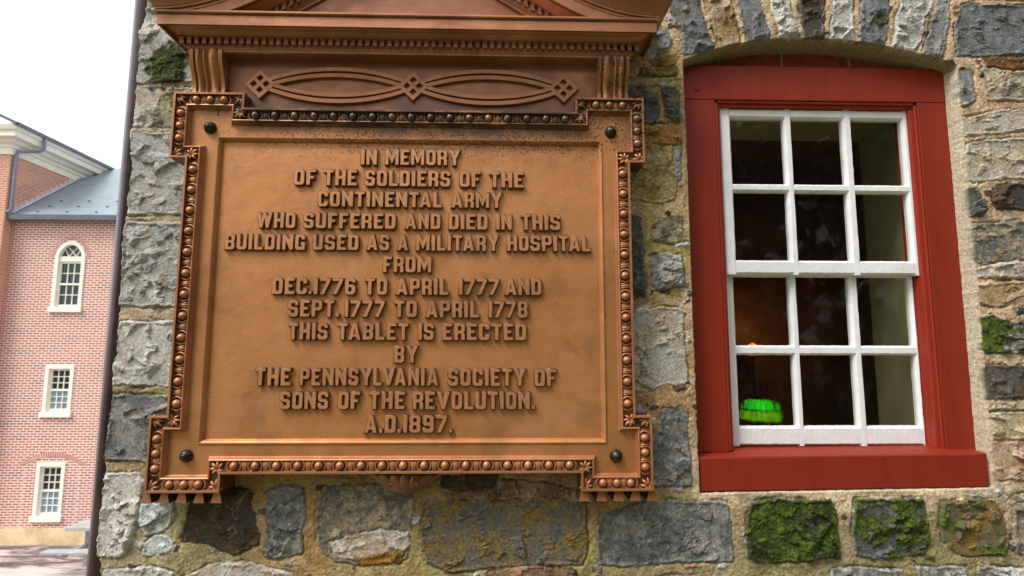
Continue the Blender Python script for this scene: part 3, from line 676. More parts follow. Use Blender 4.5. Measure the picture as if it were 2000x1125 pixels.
def build_tablet():
    T = thing('memorial_tablet', 'copper coloured memorial plaque with raised lettering and cornice, fixed to the stone wall', 'plaque', (0, .08, -.17))
    egg_border(T)
    # margin round the sunk panel, filled by quads between the border and the panel
    px0, px1, pz0, pz1 = -.795, .795, .003, 1.241; ym = -.0155
    inner = offset_loop(RIM, .0618)
    xs = sorted({round(x, 5) for x, z in inner} | {px0, px1}); zs = sorted({round(z, 5) for x, z in inner} | {pz0, pz1})
    b = MB()
    def inside(x, z):
        ins = False; n = len(inner)
        for i in range(n):
            (ax, az), (bx, bz) = inner[i], inner[(i + 1) % n]
            if (az > z) != (bz > z) and x < (bx - ax) * (z - az) / (bz - az) + ax: ins = not ins
        return ins
    for i in range(len(xs) - 1):
        for j in range(len(zs) - 1):
            cx, cz = (xs[i] + xs[i + 1]) / 2, (zs[j] + zs[j + 1]) / 2
            if inside(cx, cz) and not (px0 < cx < px1 and pz0 < cz < pz1):
                b.add([(xs[i], ym, zs[j]), (xs[i + 1], ym, zs[j]), (xs[i + 1], ym, zs[j + 1]), (xs[i], ym, zs[j + 1])], [(0, 1, 2, 3)])
    b.build('margin_plate', M['bronze'], T, recalc=False)
    b = MB(); g = lambda w, y: (px0 + w, px1 - w, pz0 + w, pz1 - w, y)
    rect_ring(b, [g(-.0005, -.014), g(.0005, -.0135), g(.0015, -.0185), g(.004, -.0205), g(.007, -.0195), g(.0085, -.0165), g(.011, -.0145), g(.0145, -.010), g(.017, -.004), g(.0178, -.0035), g(.0195, .001)])
    b.build('panel_moulding', M['bronze'], T, recalc=True)
    # slightly uneven cast field
    b = MB(); nx, nz = 120, 90; x0, x1, z0, z1 = px0 + .018, px1 - .018, pz0 + .018, pz1 - .018
    GX, GZ = np.meshgrid(np.linspace(x0, x1, nx), np.linspace(z0, z1, nz))
    HY = .0012 * fbm(GX, GZ, 2.2, 3, 301) + .0006 * fbm(GX, GZ, 14, 2, 302)
    b.add([(GX[j, i], HY[j, i], GZ[j, i]) for j in range(nz) for i in range(nx)],
          [(j * nx + i, j * nx + i + 1, (j + 1) * nx + i + 1, (j + 1) * nx + i) for j in range(nz - 1) for i in range(nx - 1)], True)
    b.build('text_panel', M['field'], T, recalc=False)
    for words in LINES: text_line(words, T)
    for x, z in ((-.827, 1.276), (.832, 1.280), (-.834, -.039), (.829, -.044)):
        b = MB(); b.lathe((x, -.0155, z), [(.0255, .004), (.0255, -.004), (.0245, -.006), (.0225, -.0075), (.0215, -.012), (.019, -.018), (.013, -.0225), (.0105, -.0235), (.0095, -.027), (.006, -.0305), (.0004, -.0315)], n=24)
        b.build('bolt', M['bolt'], T)
    # guttae below the two lower lugs
    for s in (-1, 1):
        for k in range(5):
            x = s * .828 + (k - 2) * .0655 + .004 * s
            b = MB(); wt, wb = .0105, .0215; zt, zb = -.169, -.211
            b.add([(x - wt, -.034, zt), (x + wt, -.034, zt), (x + wt, .09, zt), (x - wt, .09, zt), (x - wb, -.038, zb), (x + wb, -.038, zb), (x + wb, .09, zb), (x - wb, .09, zb)],
                  [(0, 1, 2, 3), (4, 7, 6, 5), (0, 4, 5, 1), (1, 5, 6, 2), (2, 6, 7, 3), (3, 7, 4, 0)])
            o = b.build('gutta', M['cornice'], T, bevel=.0015); o.data.materials.append(M['patina_shade'])
            for p in o.data.polygons: p.material_index = 0 if p.normal.y < -.8 else 1  # shade of the gaps painted on all but the front face
    leaf_pendant(T); frieze(T); cornice(T)
    return T

def glyphs():
    t, c, i_ = .25, .13, .045; w = .66; h0, h1 = .2, .8
    def hole(x0, x1, z0, z1, q=i_): return [(x0 + q, z0), (x0, z0 + q), (x0, z1 - q), (x0 + q, z1), (x1 - q, z1), (x1, z1 - q), (x1, z0 + q), (x1 - q, z0)]
    def octo(w): return [(c, 0), (0, c), (0, 1 - c), (c, 1), (w - c, 1), (w, 1 - c), (w, c), (w - c, 0)]
    G = {}
    G['I'] = G['1'] = (.26, [[(0, 0), (0, 1), (.26, 1), (.26, 0)]])
    G['.'] = (.2, [[(0, 0), (0, .2), (.2, .2), (.2, 0)]])
    G['N'] = (.72, [[(0, 0), (0, 1), (.23, 1), (.48, .45), (.48, 1), (.72, 1), (.72, 0), (.49, 0), (.24, .55), (.24, 0)]])
    G['M'] = (.9, [[(0, 0), (0, 1), (.25, 1), (.45, .52), (.65, 1), (.9, 1), (.9, 0), (.66, 0), (.66, .54), (.49, .1), (.41, .1), (.24, .54), (.24, 0)]])
    G['E'] = (.6, [[(0, 0), (0, 1), (.6, 1), (.6, h1), (t, h1), (t, .6), (.48, .6), (.48, .41), (t, .41), (t, h0), (.6, h0), (.6, 0)]])
    G['F'] = (.58, [[(0, 0), (0, 1), (.58, 1), (.58, h1), (t, h1), (t, .58), (.46, .58), (.46, .39), (t, .39), (t, 0)]])
    G['L'] = (.58, [[(0, 0), (0, 1), (t, 1), (t, h0), (.58, h0), (.58, 0)]])
    G['T'] = (.62, [[(.185, 0), (.185, h1), (0, h1), (0, 1), (.62, 1), (.62, h1), (.435, h1), (.435, 0)]])
    G['H'] = (.68, [[(0, 0), (0, 1), (t, 1), (t, .6), (.43, .6), (.43, 1), (.68, 1), (.68, 0), (.43, 0), (.43, .4), (t, .4), (t, 0)]])
    G['O'] = (w, [octo(w), hole(t, w - t, h0, h1)])
    G['D'] = (w, [[(0, 0), (0, 1), (w - c, 1), (w, 1 - c), (w, c), (w - c, 0)], hole(t, w - t, h0, h1)])
    G['C'] = (w, [[(c, 0), (0, c), (0, 1 - c), (c, 1), (w - c, 1), (w, 1 - c), (w, .64), (w - t, .64), (w - t, h1 - i_), (w - t - i_, h1), (t + i_, h1), (t, h1 - i_), (t, h0 + i_), (t + i_, h0), (w - t - i_, h0), (w - t, h0 + i_), (w - t, .36), (w, .36), (w, c), (w - c, 0)]])
    G['G'] = (w, [[(c, 0), (0, c), (0, 1 - c), (c, 1), (w - c, 1), (w, 1 - c), (w, .66), (w - t, .66), (w - t, h1 - i_), (w - t - i_, h1), (t + i_, h1), (t, h1 - i_), (t, h0 + i_), (t + i_, h0), (w - t, h0), (w - t, .33), (.36, .33), (.36, .5), (w, .5), (w, 0), (w - c, 0)]])
    G['S'] = (w, [[(c, 0), (0, c), (0, .33), (t * .95, .33), (t * .95, h0), (w - t, h0), (w - t, .40), (c, .42), (0, .42 + c), (0, 1 - c), (c, 1), (w - c, 1), (w, 1 - c), (w, .68), (w - t * .95, .68), (w - t * .95, h1), (t, h1), (t, .6), (w - c, .58), (w, .58 - c), (w, c), (w - c, 0)]])
    G['U'] = (w, [[(c, 0), (0, c), (0, 1), (t, 1), (t, h0 + i_), (t + i_, h0), (w - t - i_, h0), (w - t, h0 + i_), (w - t, 1), (w, 1), (w, c), (w - c, 0)]])
    G['B'] = (w, [[(0, 0), (0, 1), (w - c, 1), (w, 1 - c), (w, .59), (w - .07, .51), (w, .43), (w, c), (w - c, 0)], hole(t, w - t, .59, .82, .03), hole(t, w - t, .19, .42, .03)])
    G['P'] = (w, [[(0, 0), (0, 1), (w - c, 1), (w, 1 - c), (w, .37 + c), (w - c, .37), (t, .37), (t, 0)], hole(t, w - t, .56, .82, .03)])
    G['R'] = (w, [[(0, 0), (0, 1), (w - c, 1), (w, 1 - c), (w, .53), (w - .08, .455), (w, .37), (w, 0), (w - t, 0), (w - t, .33), (w - t - .05, .38), (t, .38), (t, 0)], hole(t, w - t, .56, .82, .03)])
    G['A'] = (.78, [[(0, 0), (.27, 1), (.51, 1), (.78, 0), (.53, 0), (.48, .17), (.30, .17), (.25, 0)], [(.34, .35), (.39, .63), (.44, .35)]])
    G['V'] = (.78, [[(0, 1), (.25, 1), (.39, .38), (.53, 1), (.78, 1), (.51, 0), (.27, 0)]])
    G['W'] = (1.04, [[(0, 1), (.24, 1), (.33, .42), (.42, 1), (.62, 1), (.71, .42), (.80, 1), (1.04, 1), (.83, 0), (.62, 0), (.52, .55), (.42, 0), (.21, 0)]])
    G['Y'] = (.76, [[(0, 1), (.26, 1), (.38, .66), (.50, 1), (.76, 1), (.505, .42), (.505, 0), (.255, 0), (.255, .42)]])
    G['7'] = (.66, [[(0, h1), (0, 1), (.66, 1), (.66, .82), (.30, 0), (.03, 0), (.39, h1)]])
    six = [(c, 0), (0, c), (0, 1 - c), (c, 1), (w - c, 1), (w, 1 - c), (w, .72), (w - t, .72), (w - t, h1), (t, h1), (t, .61), (w - c, .61), (w, .61 - c), (w, c), (w - c, 0)]
    G['6'] = (w, [six, hole(t, w - t, .19, .43, .03)])
    G['9'] = (w, [[(w - x, 1 - z) for x, z in six], hole(t, w - t, .57, .81, .03)])
    G['8'] = (w, [[(c, 0), (0, c), (0, .43), (.06, .51), (0, .59), (0, 1 - c), (c, 1), (w - c, 1), (w, 1 - c), (w, .59), (w - .06, .51), (w, .43), (w, c), (w - c, 0)], hole(t, w - t, .6, .82, .03), hole(t, w - t, .19, .42, .03)])
    return G
GLYPH = glyphs()
KERN = {('V', 'A'): -.13, ('L', 'V'): -.07, ('L', 'Y'): -.08, ('T', 'A'): -.08, ('Y', 'L'): -.05, ('A', 'T'): -.06, ('7', '.'): -.0, ('C', '.'): -.02}
def text_line(words, T):
    for w, x0, x1, z0, z1 in words:
        loops = []
        x0, x1, z0, z1 = (v / 1000 for v in (x0, x1, z0, z1)); pos = []; cur = 0
        for i, ch in enumerate(w):
            if i: cur += .10 + KERN.get((w[i - 1], ch), 0)
            pos.append(cur); cur += GLYPH[ch][0]
        k = (x1 - x0) / cur
        for ch, p in zip(w, pos):
            for lp in GLYPH[ch][1]: loops.append([(x0 + (p + x) * k, z0 + z * (z1 - z0)) for x, z in lp])
        o = curve_shape('raised_word', loops, -.0155, .0185, .0034, M['letters'], T, .0018)
        o['label'] = 'raised lettering reading ' + w
        o.data.materials.append(M['patina_shade'])
        for p in o.data.polygons: p.material_index = 0 if p.normal.y < -.93 else 1  # weathered letter sides, their shade put into the colour as well

def leaf_pendant(T):
    b = MB(); nu, nv = 97, 22; V = []
    for j in range(nv):
        v = j / (nv - 1)
        for i in range(nu):
            u = -1 + 2 * i / (nu - 1)
            lobe = abs(math.cos(u * math.pi * 3.5)) ** .6                     # seven lobes with grooves between
            vv = v * (.78 + .22 * lobe)
            x = .004 + u * (.055 + .095 * vv ** .75) * (1 + .10 * abs(u) * vv)
            z = -.196 + .085 * vv ** 1.25 * (1 - .25 * abs(u)) + .018 * u * u
            y = .065 - (.070 * math.sqrt(max(0, 1 - u * u * .96))) * (.55 + .45 * math.sin(vv * 2.6)) - .010 * lobe * vv - .018 * max(0, vv - .7)
            V.append((x, y, z))
    b.add(V, [(j * nu + i, j * nu + i + 1, (j + 1) * nu + i + 1, (j + 1) * nu + i) for j in range(nv - 1) for i in range(nu - 1)], True)
    for s in (-1, 1):
        pts = [Vector((s * (.10 + .12 * t), .035, -.122 + .010 * math.sin(math.pi * t))) for t in [k / 8 for k in range(9)]]
        pts += [Vector((s * (.222 + .010 * math.sin(R_(60 * k))), .035, -.132 + .010 * math.cos(R_(60 * k)))) for k in range(1, 5)]
        b.tube(pts, .0045, 7)
        b.tube([Vector((s * .050 + .004, -.012, -.160)), Vector((s * .058 + .004, -.020, -.152)), Vector((s * .052 + .004, -.022, -.144)), Vector((s * .043 + .004, -.018, -.150))], .0045, 6)
    b.build('leaf_pendant', M['leaf'], T, recalc=False)

def frieze(T):
    b = MB(); y = .008
    b.add([(-.80, y, 1.33), (.80, y, 1.33), (.80, y, 1.60), (-.80, y, 1.60)], [(0, 1, 2, 3)])
    b.add([(-.80, y, 1.33), (-.80, y, 1.60), (-.80, -.02, 1.60), (-.80, -.02, 1.33)], [(0, 1, 2, 3)])
    b.add([(.80, y, 1.33), (.80, y, 1.60), (.80, -.02, 1.60), (.80, -.02, 1.33)], [(0, 1, 2, 3)])
    b.box(-.905, -.80, .0, .085, 1.33, 1.60); b.box(.80, .905, .0, .085, 1.33, 1.60)
    fp = b.build('frieze_panel', M['frieze'], T, recalc=False)
    shapes = []
    zc = 1.476
    for xc in (-.640, 0, .637):
        h = .065; d = [(xc - h, zc), (xc, zc + h), (xc + h, zc), (xc, zc - h)]; shapes_d = [d]
        for dx, dz in ((-.026, 0), (.026, 0), (0, .026), (0, -.026)):
            q = .0155; shapes_d.append([(xc + dx - q, zc + dz), (xc + dx, zc + dz + q), (xc + dx + q, zc + dz), (xc + dx, zc + dz - q)])
        curve_shape('lattice_diamond', shapes_d, -.0075, .0155, .0012, M['cornice'], fp)
    for xa, xb in ((-.640, 0), (0, .637)):
        for sg in (1, -1):
            lps = []
            for he, hm in ((.024, .080), (.000, .053)):
                out = []; inn = []
                x0, x1 = xa + .036 + he * .0, xb - .036 - he * .0
                for k in range(33):
                    u = -1 + k / 16; x = (x0 + x1) / 2 + u * (x1 - x0) / 2; f = 1 - abs(u) ** 2.1
                    z = he + .006 + (hm - he - .006) * f
                    out.append((x, zc + sg * z)); inn.append((x, zc + sg * (z - .0185)))
                lps.append(out + inn[::-1])
            for lp in lps: curve_shape('oval_band', [lp], -.0065, .0145, .0012, M['cornice'], fp)
    # fluted consoles carrying the cornice
    for s in (-1, 1):
        xc = s * .843; b = MB(); rows = 14
        xsec = [(-.066, 0), (-.066, 1), (-.052, 1)]
        def bulge(x0, x1, hgt, n=8): return [(x0 + (x1 - x0) * k / n, .15 + hgt * math.sin(math.pi * k / n)) for k in range(n + 1)]
        xsec = [(-.066, -3), (-.066, 1.0), (-.052, 1.0), (-.0515, .1)] + bulge(-.050, -.020, 1.0) + [(-.0195, .05), (-.0165, .05)] + bulge(-.016, -.001, .8, 6) + [(0.0, .05), (.002, .05)] + bulge(.0025, .049, 1.1) + [(.0505, .1), (.051, 1.0), (.066, 1.0), (.066, -3)]
        if s > 0: xsec = [(-x, v) for x, v in xsec][::-1]
        rings = []
        for k in range(rows + 1):
            t = k / rows; z = 1.405 + (1.594 - 1.405) * t
            yy = -.026 - .034 * (t ** 1.6) + .010 * math.sin(t * math.pi * 1.9)
            rings.append([(xc + x, (yy + .013 - .013 * v) if v > -1 else .0, z) for x, v in xsec])
        b.loft(rings, closed=False, cap=False, smooth=False)
        b.build('console', M['bronze'], T, recalc=True)

def cornice(T):
    # profile: (projection, height), swept round the front and both ends with mitred corners
    prof = [(.0, 1.590), (.006, 1.591), (.006, 1.598), (.009, 1.600), (.012, 1.605), (.0125, 1.611), (.0145, 1.612), (.0145, 1.640), (.034, 1.640), (.034, 1.6455), (.037, 1.647), (.040, 1.653), (.049, 1.660), (.058, 1.6635), (.064, 1.668), (.066, 1.674),
            (.084, 1.674), (.084, 1.661), (.0905, 1.658), (.0905, 1.697), (.0875, 1.699), (.0875, 1.702), (.097, 1.7035), (.1005, 1.707), (.1005, 1.713), (.098, 1.7155), (.0, 1.7175)]
    hw, y0, yb = .914, -.045, .09
    b = MB()
    for i in range(len(prof) - 1):
        (o1, z1), (o2, z2) = prof[i], prof[i + 1]
        def path(o, z): return [(-hw - o, yb, z), (-hw - o, y0 - o, z), (hw + o, y0 - o, z), (hw + o, yb, z)]
        p, q = path(o1, z1), path(o2, z2)
        for k in range(3): b.add([p[k], p[k + 1], q[k + 1], q[k]], [(0, 1, 2, 3)])
    b.box(-.80, .80, -.044, .008, 1.589, 1.5898)
    C0 = b.build('cornice', M['cornice'], T, recalc=True)
    # dentils
    d = MB(); pitch = .0298; n = 63; fx = .914 + .031
    x_ = -fx; w = .0165; pitch = (2 * fx - w) / (n - 1 + 0)
    for k in range(n):
        x = -fx + pitch * k; d.box(x, x + w, -.045 - .031, -.045 - .012, 1.6135, 1.6405)
    for s in (-1, 1):
        for k in range(1, 4):
            y = -.076 + .03 * k; xx = s * (.914 + .0125); d.box(min(xx, xx + s * .0185), max(xx, xx + s * .0185), y, y + w, 1.6135, 1.6405)
    d.build('dentil_row', M['cornice'], C0)
    # swan-necked pediment above, of which the photograph shows the feet
    def zA(x):                                    # lower edge of the top cyma
        u = max(0, 1.02 - abs(x)); k = .42
        return (1.7165 + (.62 * (u * u / (2 * k)) if u < k else 1.7165 - 1.7165 + .62 * (k / 2) + .62 * (u - k) - 0)) if u < k else 1.7165 + .62 * (k / 2) + .62 * (u - k)
    def slope(x):
        u = max(0, 1.02 - abs(x)); return .62 * min(1, u / .42)
    rk = [(.100, .006), (.1005, 0), (.0925, -.002), (.0925, -.012), (.089, -.014), (.089, -.055), (.084, -.058), (.084, -.045), (.066, -.045), (.064, -.052), (.050, -.062), (.038, -.070), (.034, -.073), (.034, -.079), (.0145, -.079), (.0145, -.107), (.012, -.109), (.006, -.121), (.006, -.128), (0, -.130)]
    cy = [(.100, .006), (.104, .009), (.108, .020), (.116, .034), (.130, .046), (.146, .054), (.150, .058), (.150, .072), (.02, .085)]
    def sweep(profile, name, dent=False):
        b = MB()
        for s in (-1, 1):
            rings = []
            for k in range(41):
                ring = []
                for o, nn in profile:
                    xs = 1.0 - .985 * (k / 40); xm = (hw + o) if k == 0 else min(hw + o, xs)
                    th = math.atan(slope(xm)); zz = zA(xm) + nn / max(.6, math.cos(th))
                    ring.append((s * xm, y0 - o, zz))
                rings.append(ring)
            if name == 'pediment_cyma':
                rings = [[(p[0], yb, p[2]) for p in rings[0]]] + rings
            b.loft(rings, closed=False, cap=False, smooth=False)
            if dent:
                x = .03
                while x < .75:
                    th = math.atan(slope(x)); c_ = math.cos(th)
                    zt, zb = zA(x) - .0795 / c_, zA(x) - .105 / c_; dx = .015
                    p = [(s * x, zb), (s * (x + dx), zA(x + dx) - .105 / c_), (s * (x + dx), zA(x + dx) - .0795 / c_), (s * x, zt)]
                    b.prism(p, y0 - .031, y0 - .012); x += .029
        return b.build(name, M['cornice'], P0, recalc=True)
    b = MB(); b.add([(-.80, -.040, 1.70), (.80, -.040, 1.70), (.62, -.040, 2.0), (0, -.040, 2.3), (-.62, -.040, 2.0)], [(0, 1, 2, 3, 4)])
    b.add([(-.80, .09, 1.70), (.80, .09, 1.70), (.62, .09, 2.0), (0, .09, 2.3), (-.62, .09, 2.0)], [(0, 1, 2, 3, 4)])
    P0 = b.build('pediment', M['frieze'], T, recalc=False)
    sweep(cy, 'pediment_cyma'); sweep(rk, 'pediment_moulding', True)

# ------------------------------------------------------------------ the stone building: wall, window, room behind it
def build_window(B):
    y = .15; b = MB()
    X0, X1, I0, I1 = 1.204, 2.4285, 1.349, 2.291
    b.box(X0, X1, y, y + .13, 1.5105, 1.674)                       # head
    b.box(X0, I0, y + .0015, y + .13, -.06, 1.509)                 # jambs
    b.box(I1, X1, y + .0015, y + .13, -.06, 1.509)
    b.lathe((1.266, y, 1.561), [(.0005, -.0035), (.013, -.0035), (.0155, -.002), (.0155, .002)], n=20)
    win = b.build('window', M['red'], B, bevel=.003)
    # red stop bead inside the casing
    b = MB()
    for (x0, x1, z0, z1) in ((I0 + .001, I0 + .027, -.058, 1.484), (I1 - .030, I1 - .001, -.058, 1.484), (I0 + .001, I1 - .001, 1.4845, 1.5095)):
        b.box(x0, x1, y + .018, y + .05, z0, z1)
    b.box(I1 - .0125, I1 - .0008, y + .006, y + .0175, -.057, 1.497); b.box(I0 + .0008, I0 + .0125, y + .006, y + .0175, -.057, 1.497); b.box(I0 + .013, I1 - .013, y + .006, y + .0175, 1.498, 1.5095)
    b.box(I0 - .03, I0 + .026, y + .0515, y + .12, -.057, 1.5); b.box(I1 - .029, I1 + .03, y + .0515, y + .12, -.057, 1.5); b.box(I0, I1, y + .0515, y + .12, 1.489, 1.53)
    b.build('stop_bead', M['redbead'], win, bevel=.004)
    b = MB(); s0, s1 = 1.1955, 2.4125
    b.add([(s0, .088, -.206), (s1, .088, -.192), (s1, .30, -.192), (s0, .30, -.206), (s0, .088, -.070), (s1, .088, -.056), (s1, .30, -.034), (s0, .30, -.045)],
          [(0, 3, 2, 1), (4, 5, 6, 7), (0, 1, 5, 4), (1, 2, 6, 5), (2, 3, 7, 6), (3, 0, 4, 7)])
    b.build('sill', M['red'], win, bevel=.006)
    def sash(name, x0, x1, z0, z1, yf, cols, rows, thick=.036):
        b = MB(); r = random.Random(name)
        xl = [x0] + [v for c in cols for v in c] + [x1]; zl = [z0] + [v for q in rows for v in q] + [z1]
        def bar(ax0, ax1, az0, az1, vert, w):
            # bar whose putty slopes fall away to the glass
            n = 24; k = .0085 if w else .008
            L0, L1 = (az0, az1) if vert else (ax0, ax1); c0, c1 = (ax0, ax1) if vert else (az0, az1)
            rings = []
            for i in range(n + 1):
                u = L0 + (L1 - L0) * i / n; j = lambda: r.uniform(-.0007, .0007)
                a0, a1 = c0 + j(), c1 + j(); ka = k + j(); kb = k + j()
                sec = [(a0, yf + .024), (a0 + .001, yf + .013), (a0 + ka, yf + .001), (a0 + ka + .002, yf + j() * .4), (a1 - kb - .002, yf + j() * .4), (a1 - kb, yf + .001), (a1 - .001, yf + .013), (a1, yf + .024), (a1, yf + thick), (a0, yf + thick)]
                rings.append([((p, q, u) if vert else (u, q, p)) for p, q in sec])
            b.loft(rings, smooth=False)
        for i in range(0, len(xl) - 1, 2): bar(xl[i], xl[i + 1], z0, z1, True, i in (0, len(xl) - 2))
        for i in range(0, len(zl) - 1, 2):
            for c0, c1 in cols: bar(c0 - .0075, c1 + .0075, zl[i] , zl[i + 1], False, i in (0, len(zl) - 2))
        o = b.build(name, M['white'], win)
        g = MB(); g.add([(x0 + .02, yf + .022, z0 + .02), (x1 - .02, yf + .022, z0 + .02), (x1 - .02, yf + .022, z1 - .02), (x0 + .02, yf + .022, z1 - .02)], [(0, 1, 2, 3)])
        g.build('glass', M['glass_mist'] if name == 'lower_sash' else M['glass'], o, recalc=False); return o
    sash('upper_sash', 1.3765, 2.2835, .709, 1.4885, .186, ((1.435, 1.683), (1.720, 1.960), (2.002, 2.2415)), ((.775, 1.090), (1.129, 1.440)))
    sash('lower_sash', 1.372, 2.266, -.046, .762, .2245, ((1.434, 1.688), (1.722, 1.964), (2.004, 2.2435)), ((.039, .350), (.394, .705)))
    b = MB(); b.box(1.15, 2.47, .205, .35, 1.66, 1.86)             # mortar bed behind the infill bricks
    jb = b.build('mortar_bed', mat_simple('infill_mortar', (.34, .26, .18), .2, .9, 40, .4, 90), B)
    b = MB(); xs = [1.20, 1.383, 1.388, 1.528, 1.532, 1.686, 1.696, 2.016, 2.026, 2.262, 2.272, 2.46]
    xs = [(1.20, 1.395), (1.402, 1.690), (1.704, 2.012), (2.026, 2.262), (2.274, 2.46)]
    for k, (a, c) in enumerate(xs): b.box(a, c, .198, .30, 1.67, 1.84)
    b.build('brick_infill', M['brickred'], B, bevel=.005)
    return win

def build_room(B):
    b = MB(); x0, x1, y0, y1, z0, z1 = -.4, 4.2, .86, 3.2, -.95, 2.3
    b.add([(x0, y0, z0), (x1, y0, z0), (x1, y1, z0), (x0, y1, z0), (x0, y0, z1), (x1, y0, z1), (x1, y1, z1), (x0, y1, z1)], [(0, 1, 2, 3), (4, 7, 6, 5), (1, 5, 6, 2), (2, 6, 7, 3), (3, 7, 4, 0)])
    b.build('room_lining', M['dark_wood'], B, recalc=False)
    # splayed plaster reveal inside the window, and the board under it
    b = MB(); a = [(1.31, .285), (2.345, .285)]; c = [(1.19, .86), (2.485, .86)]; zb, zt = -.062, 1.60
    b.add([(a[0][0], a[0][1], zb), (c[0][0], c[0][1], zb), (c[0][0], c[0][1], zt), (a[0][0], a[0][1], zt)], [(0, 1, 2, 3)])
    b.add([(a[1][0], a[1][1], zb), (c[1][0], c[1][1], zb), (c[1][0], c[1][1], zt), (a[1][0], a[1][1], zt)], [(0, 1, 2, 3)])
    b.add([(a[0][0], a[0][1], zt), (a[1][0], a[1][1], zt), (c[1][0], c[1][1], zt), (c[0][0], c[0][1], zt)], [(0, 1, 2, 3)])
    # room side of the wall, round the reveal
    for (p, q, r, s) in ((x0, c[0][0], z0, z1), (c[1][0], x1, z0, z1), (c[0][0], c[1][0], zt, z1), (c[0][0], c[1][0], z0, zb)): b.add([(p, .86, r), (q, .86, r), (q, .86, s), (p, .86, s)], [(0, 1, 2, 3)])
    b.build('window_reveal', M['plaster'], B, recalc=False)
    b = MB(); b.add([(1.30, .27, -.075), (2.36, .27, -.075), (2.52, .90, -.075), (1.15, .90, -.075), (1.30, .27, -.05), (2.36, .27, -.05), (2.52, .90, -.05), (1.15, .90, -.05)], [(0, 3, 2, 1), (4, 5, 6, 7), (0, 1, 5, 4), (1, 2, 6, 5), (2, 3, 7, 6), (3, 0, 4, 7)])
    b.build('window_board', M['dark_wood'], B)

def build_lamps():
    L = thing('lantern', 'glowing green glass lantern inside the window behind the lower left pane', 'lantern', (1.765, .78, -.05))
    b = MB(); b.lathe((1.765, .78, -.05), [(.001, 0), (.055, 0), (.055, .012), (.03, .02), (.022, .035), (.05, .045), (.088, .05), (.088, .056), (.001, .057)], 'z'); b.build('base', M['bolt'], L)
    gu = mat_emit('lit_green_glass', (.012, .40, .008), .22, True); gl = mat_emit('lit_yellow_green_glass', (.10, .30, .004), .16, True)
    b = MB(); b.lathe((1.765, .78, -.05), [(.086, .058), (.092, .075), (.090, .100), (.084, .108)], 'z'); b.build('lower_globe', gl, L)
    b = MB(); b.lathe((1.765, .78, -.05), [(.084, .1085), (.090, .1085), (.090, .114), (.084, .1145)], 'z'); b.build('band', M['bolt'], L)
    b = MB(); b.lathe((1.765, .78, -.05), [(.082, .115), (.082, .135), (.072, .152), (.04, .162), (.02, .164)], 'z'); b.build('upper_globe', gu, L)
    b = MB(); b.lathe((1.765, .78, -.05), [(.03, .163), (.012, .172), (.006, .182), (.001, .184)], 'z'); b.build('finial', M['bolt'], L)
    lx, ly, lz = 2.70, 2.85, .408
    K = thing('amber_lamp', 'dim amber glowing lamp deep in the room behind the left panes', 'lamp', (lx, ly, -.95))
    b = MB(); b.lathe((lx, ly, -.95), [(.13, 0), (.13, .02), (.03, .05), (.012, .3), (.012, 1.27), (.03, 1.30), (.001, 1.31)], 'z'); b.build('stand', M['bolt'], K)
    b = MB(); b.lathe((lx, ly, lz), [(.001, -.07), (.045, -.06), (.062, -.01), (.045, .03), (.02, .042), (.012, .05)], 'z'); b.build('shade', mat_emit('amber_glass', (.55, .14, .012), .3, True), K)
    pl = bpy.data.lights.new('amber_glow', 'POINT'); pl.energy = .6; pl.color = (1, .40, .10); pl.shadow_soft_size = .05
    po = bpy.data.objects.new('amber_glow', pl); COL.objects.link(po); po.parent = K; po.location = (0, -.11, 1.40)

def build_pipe():
    P = thing('downpipe', 'dark brown metal drainpipe running up the left corner of the stone wall', 'drainpipe', (-1.298, .25, -1.4))
    b = MB(); n = 40; rings = []
    prof = [(math.cos(a) * (.050 + .003 * math.cos(4 * a)), math.sin(a) * (.050 + .003 * math.cos(4 * a))) for a in [2 * math.pi * k / n for k in range(n)]]
    for z in (-1.4, -.4, .6, 1.6, 3.0): rings.append([(-1.298 + x, .25 + y, z) for x, y in prof])
    b.loft(rings); b.build('pipe', M['pipe'], P)
    for z in (2.35, -.95):
        b = MB(); b.lathe((-1.298, .25, z), [(.0545, 0), (.0565, .003), (.0565, .037), (.0545, .04)], 'z', 32); b.box(-1.262, -1.19, .243, .257, z + .005, z + .035); b.build('bracket', M['pipe'], P)

# ------------------------------------------------------------------ brick building across the slope
def brick_mat(name, cols, mortar):
    t = NT(name); x, y, z = t.xyz()
    cb = t.n('CombineXYZ'); t.set(cb.inputs[0], t.math('ADD', x, y)); t.set(cb.inputs[1], z)
    br = t.n('TexBrick', Scale=1.0); br.offset = .5; t.set(br.inputs['Vector'], cb.outputs[0])
    br.inputs['Brick Width'].default_value = .215; br.inputs['Row Height'].default_value = .0765; br.inputs['Mortar Size'].default_value = .016; br.inputs['Mortar Smooth'].default_value = .2
    br.inputs['Bias'].default_value = -.1
    t.set(br.inputs['Color1'], cols[0]); t.set(br.inputs['Color2'], cols[1]); t.set(br.inputs['Mortar'], mortar)
    v = t.n('TexWhiteNoise', noise_dimensions='2D')
    # per-brick tone: header bricks darker here and there
    sc = t.scaled((1 / .43, 1 / .153, 1), cb.outputs[0]); fl = t.n('VectorMath', operation='FLOOR'); t.set(fl.inputs[0], sc); t.set(v.inputs['Vector'], fl.outputs[0])
    c = t.mix(t.math('MULTIPLY', t.rng(v.outputs['Value'], .75, .95), .45), br.outputs['Color'], cols[2])
    c = t.mix(t.math('MULTIPLY', t.rng(t.noise(.55, 5, .65), .38, .66), .55), c, t.mix(.45, c, (.62, .26, .17)))
    c = t.mix(br.outputs['Fac'], c, mortar)
    return t.out(Base_Color=c, Roughness=.85, Normal=t.bump(br.outputs['Fac'], -.4, .01))

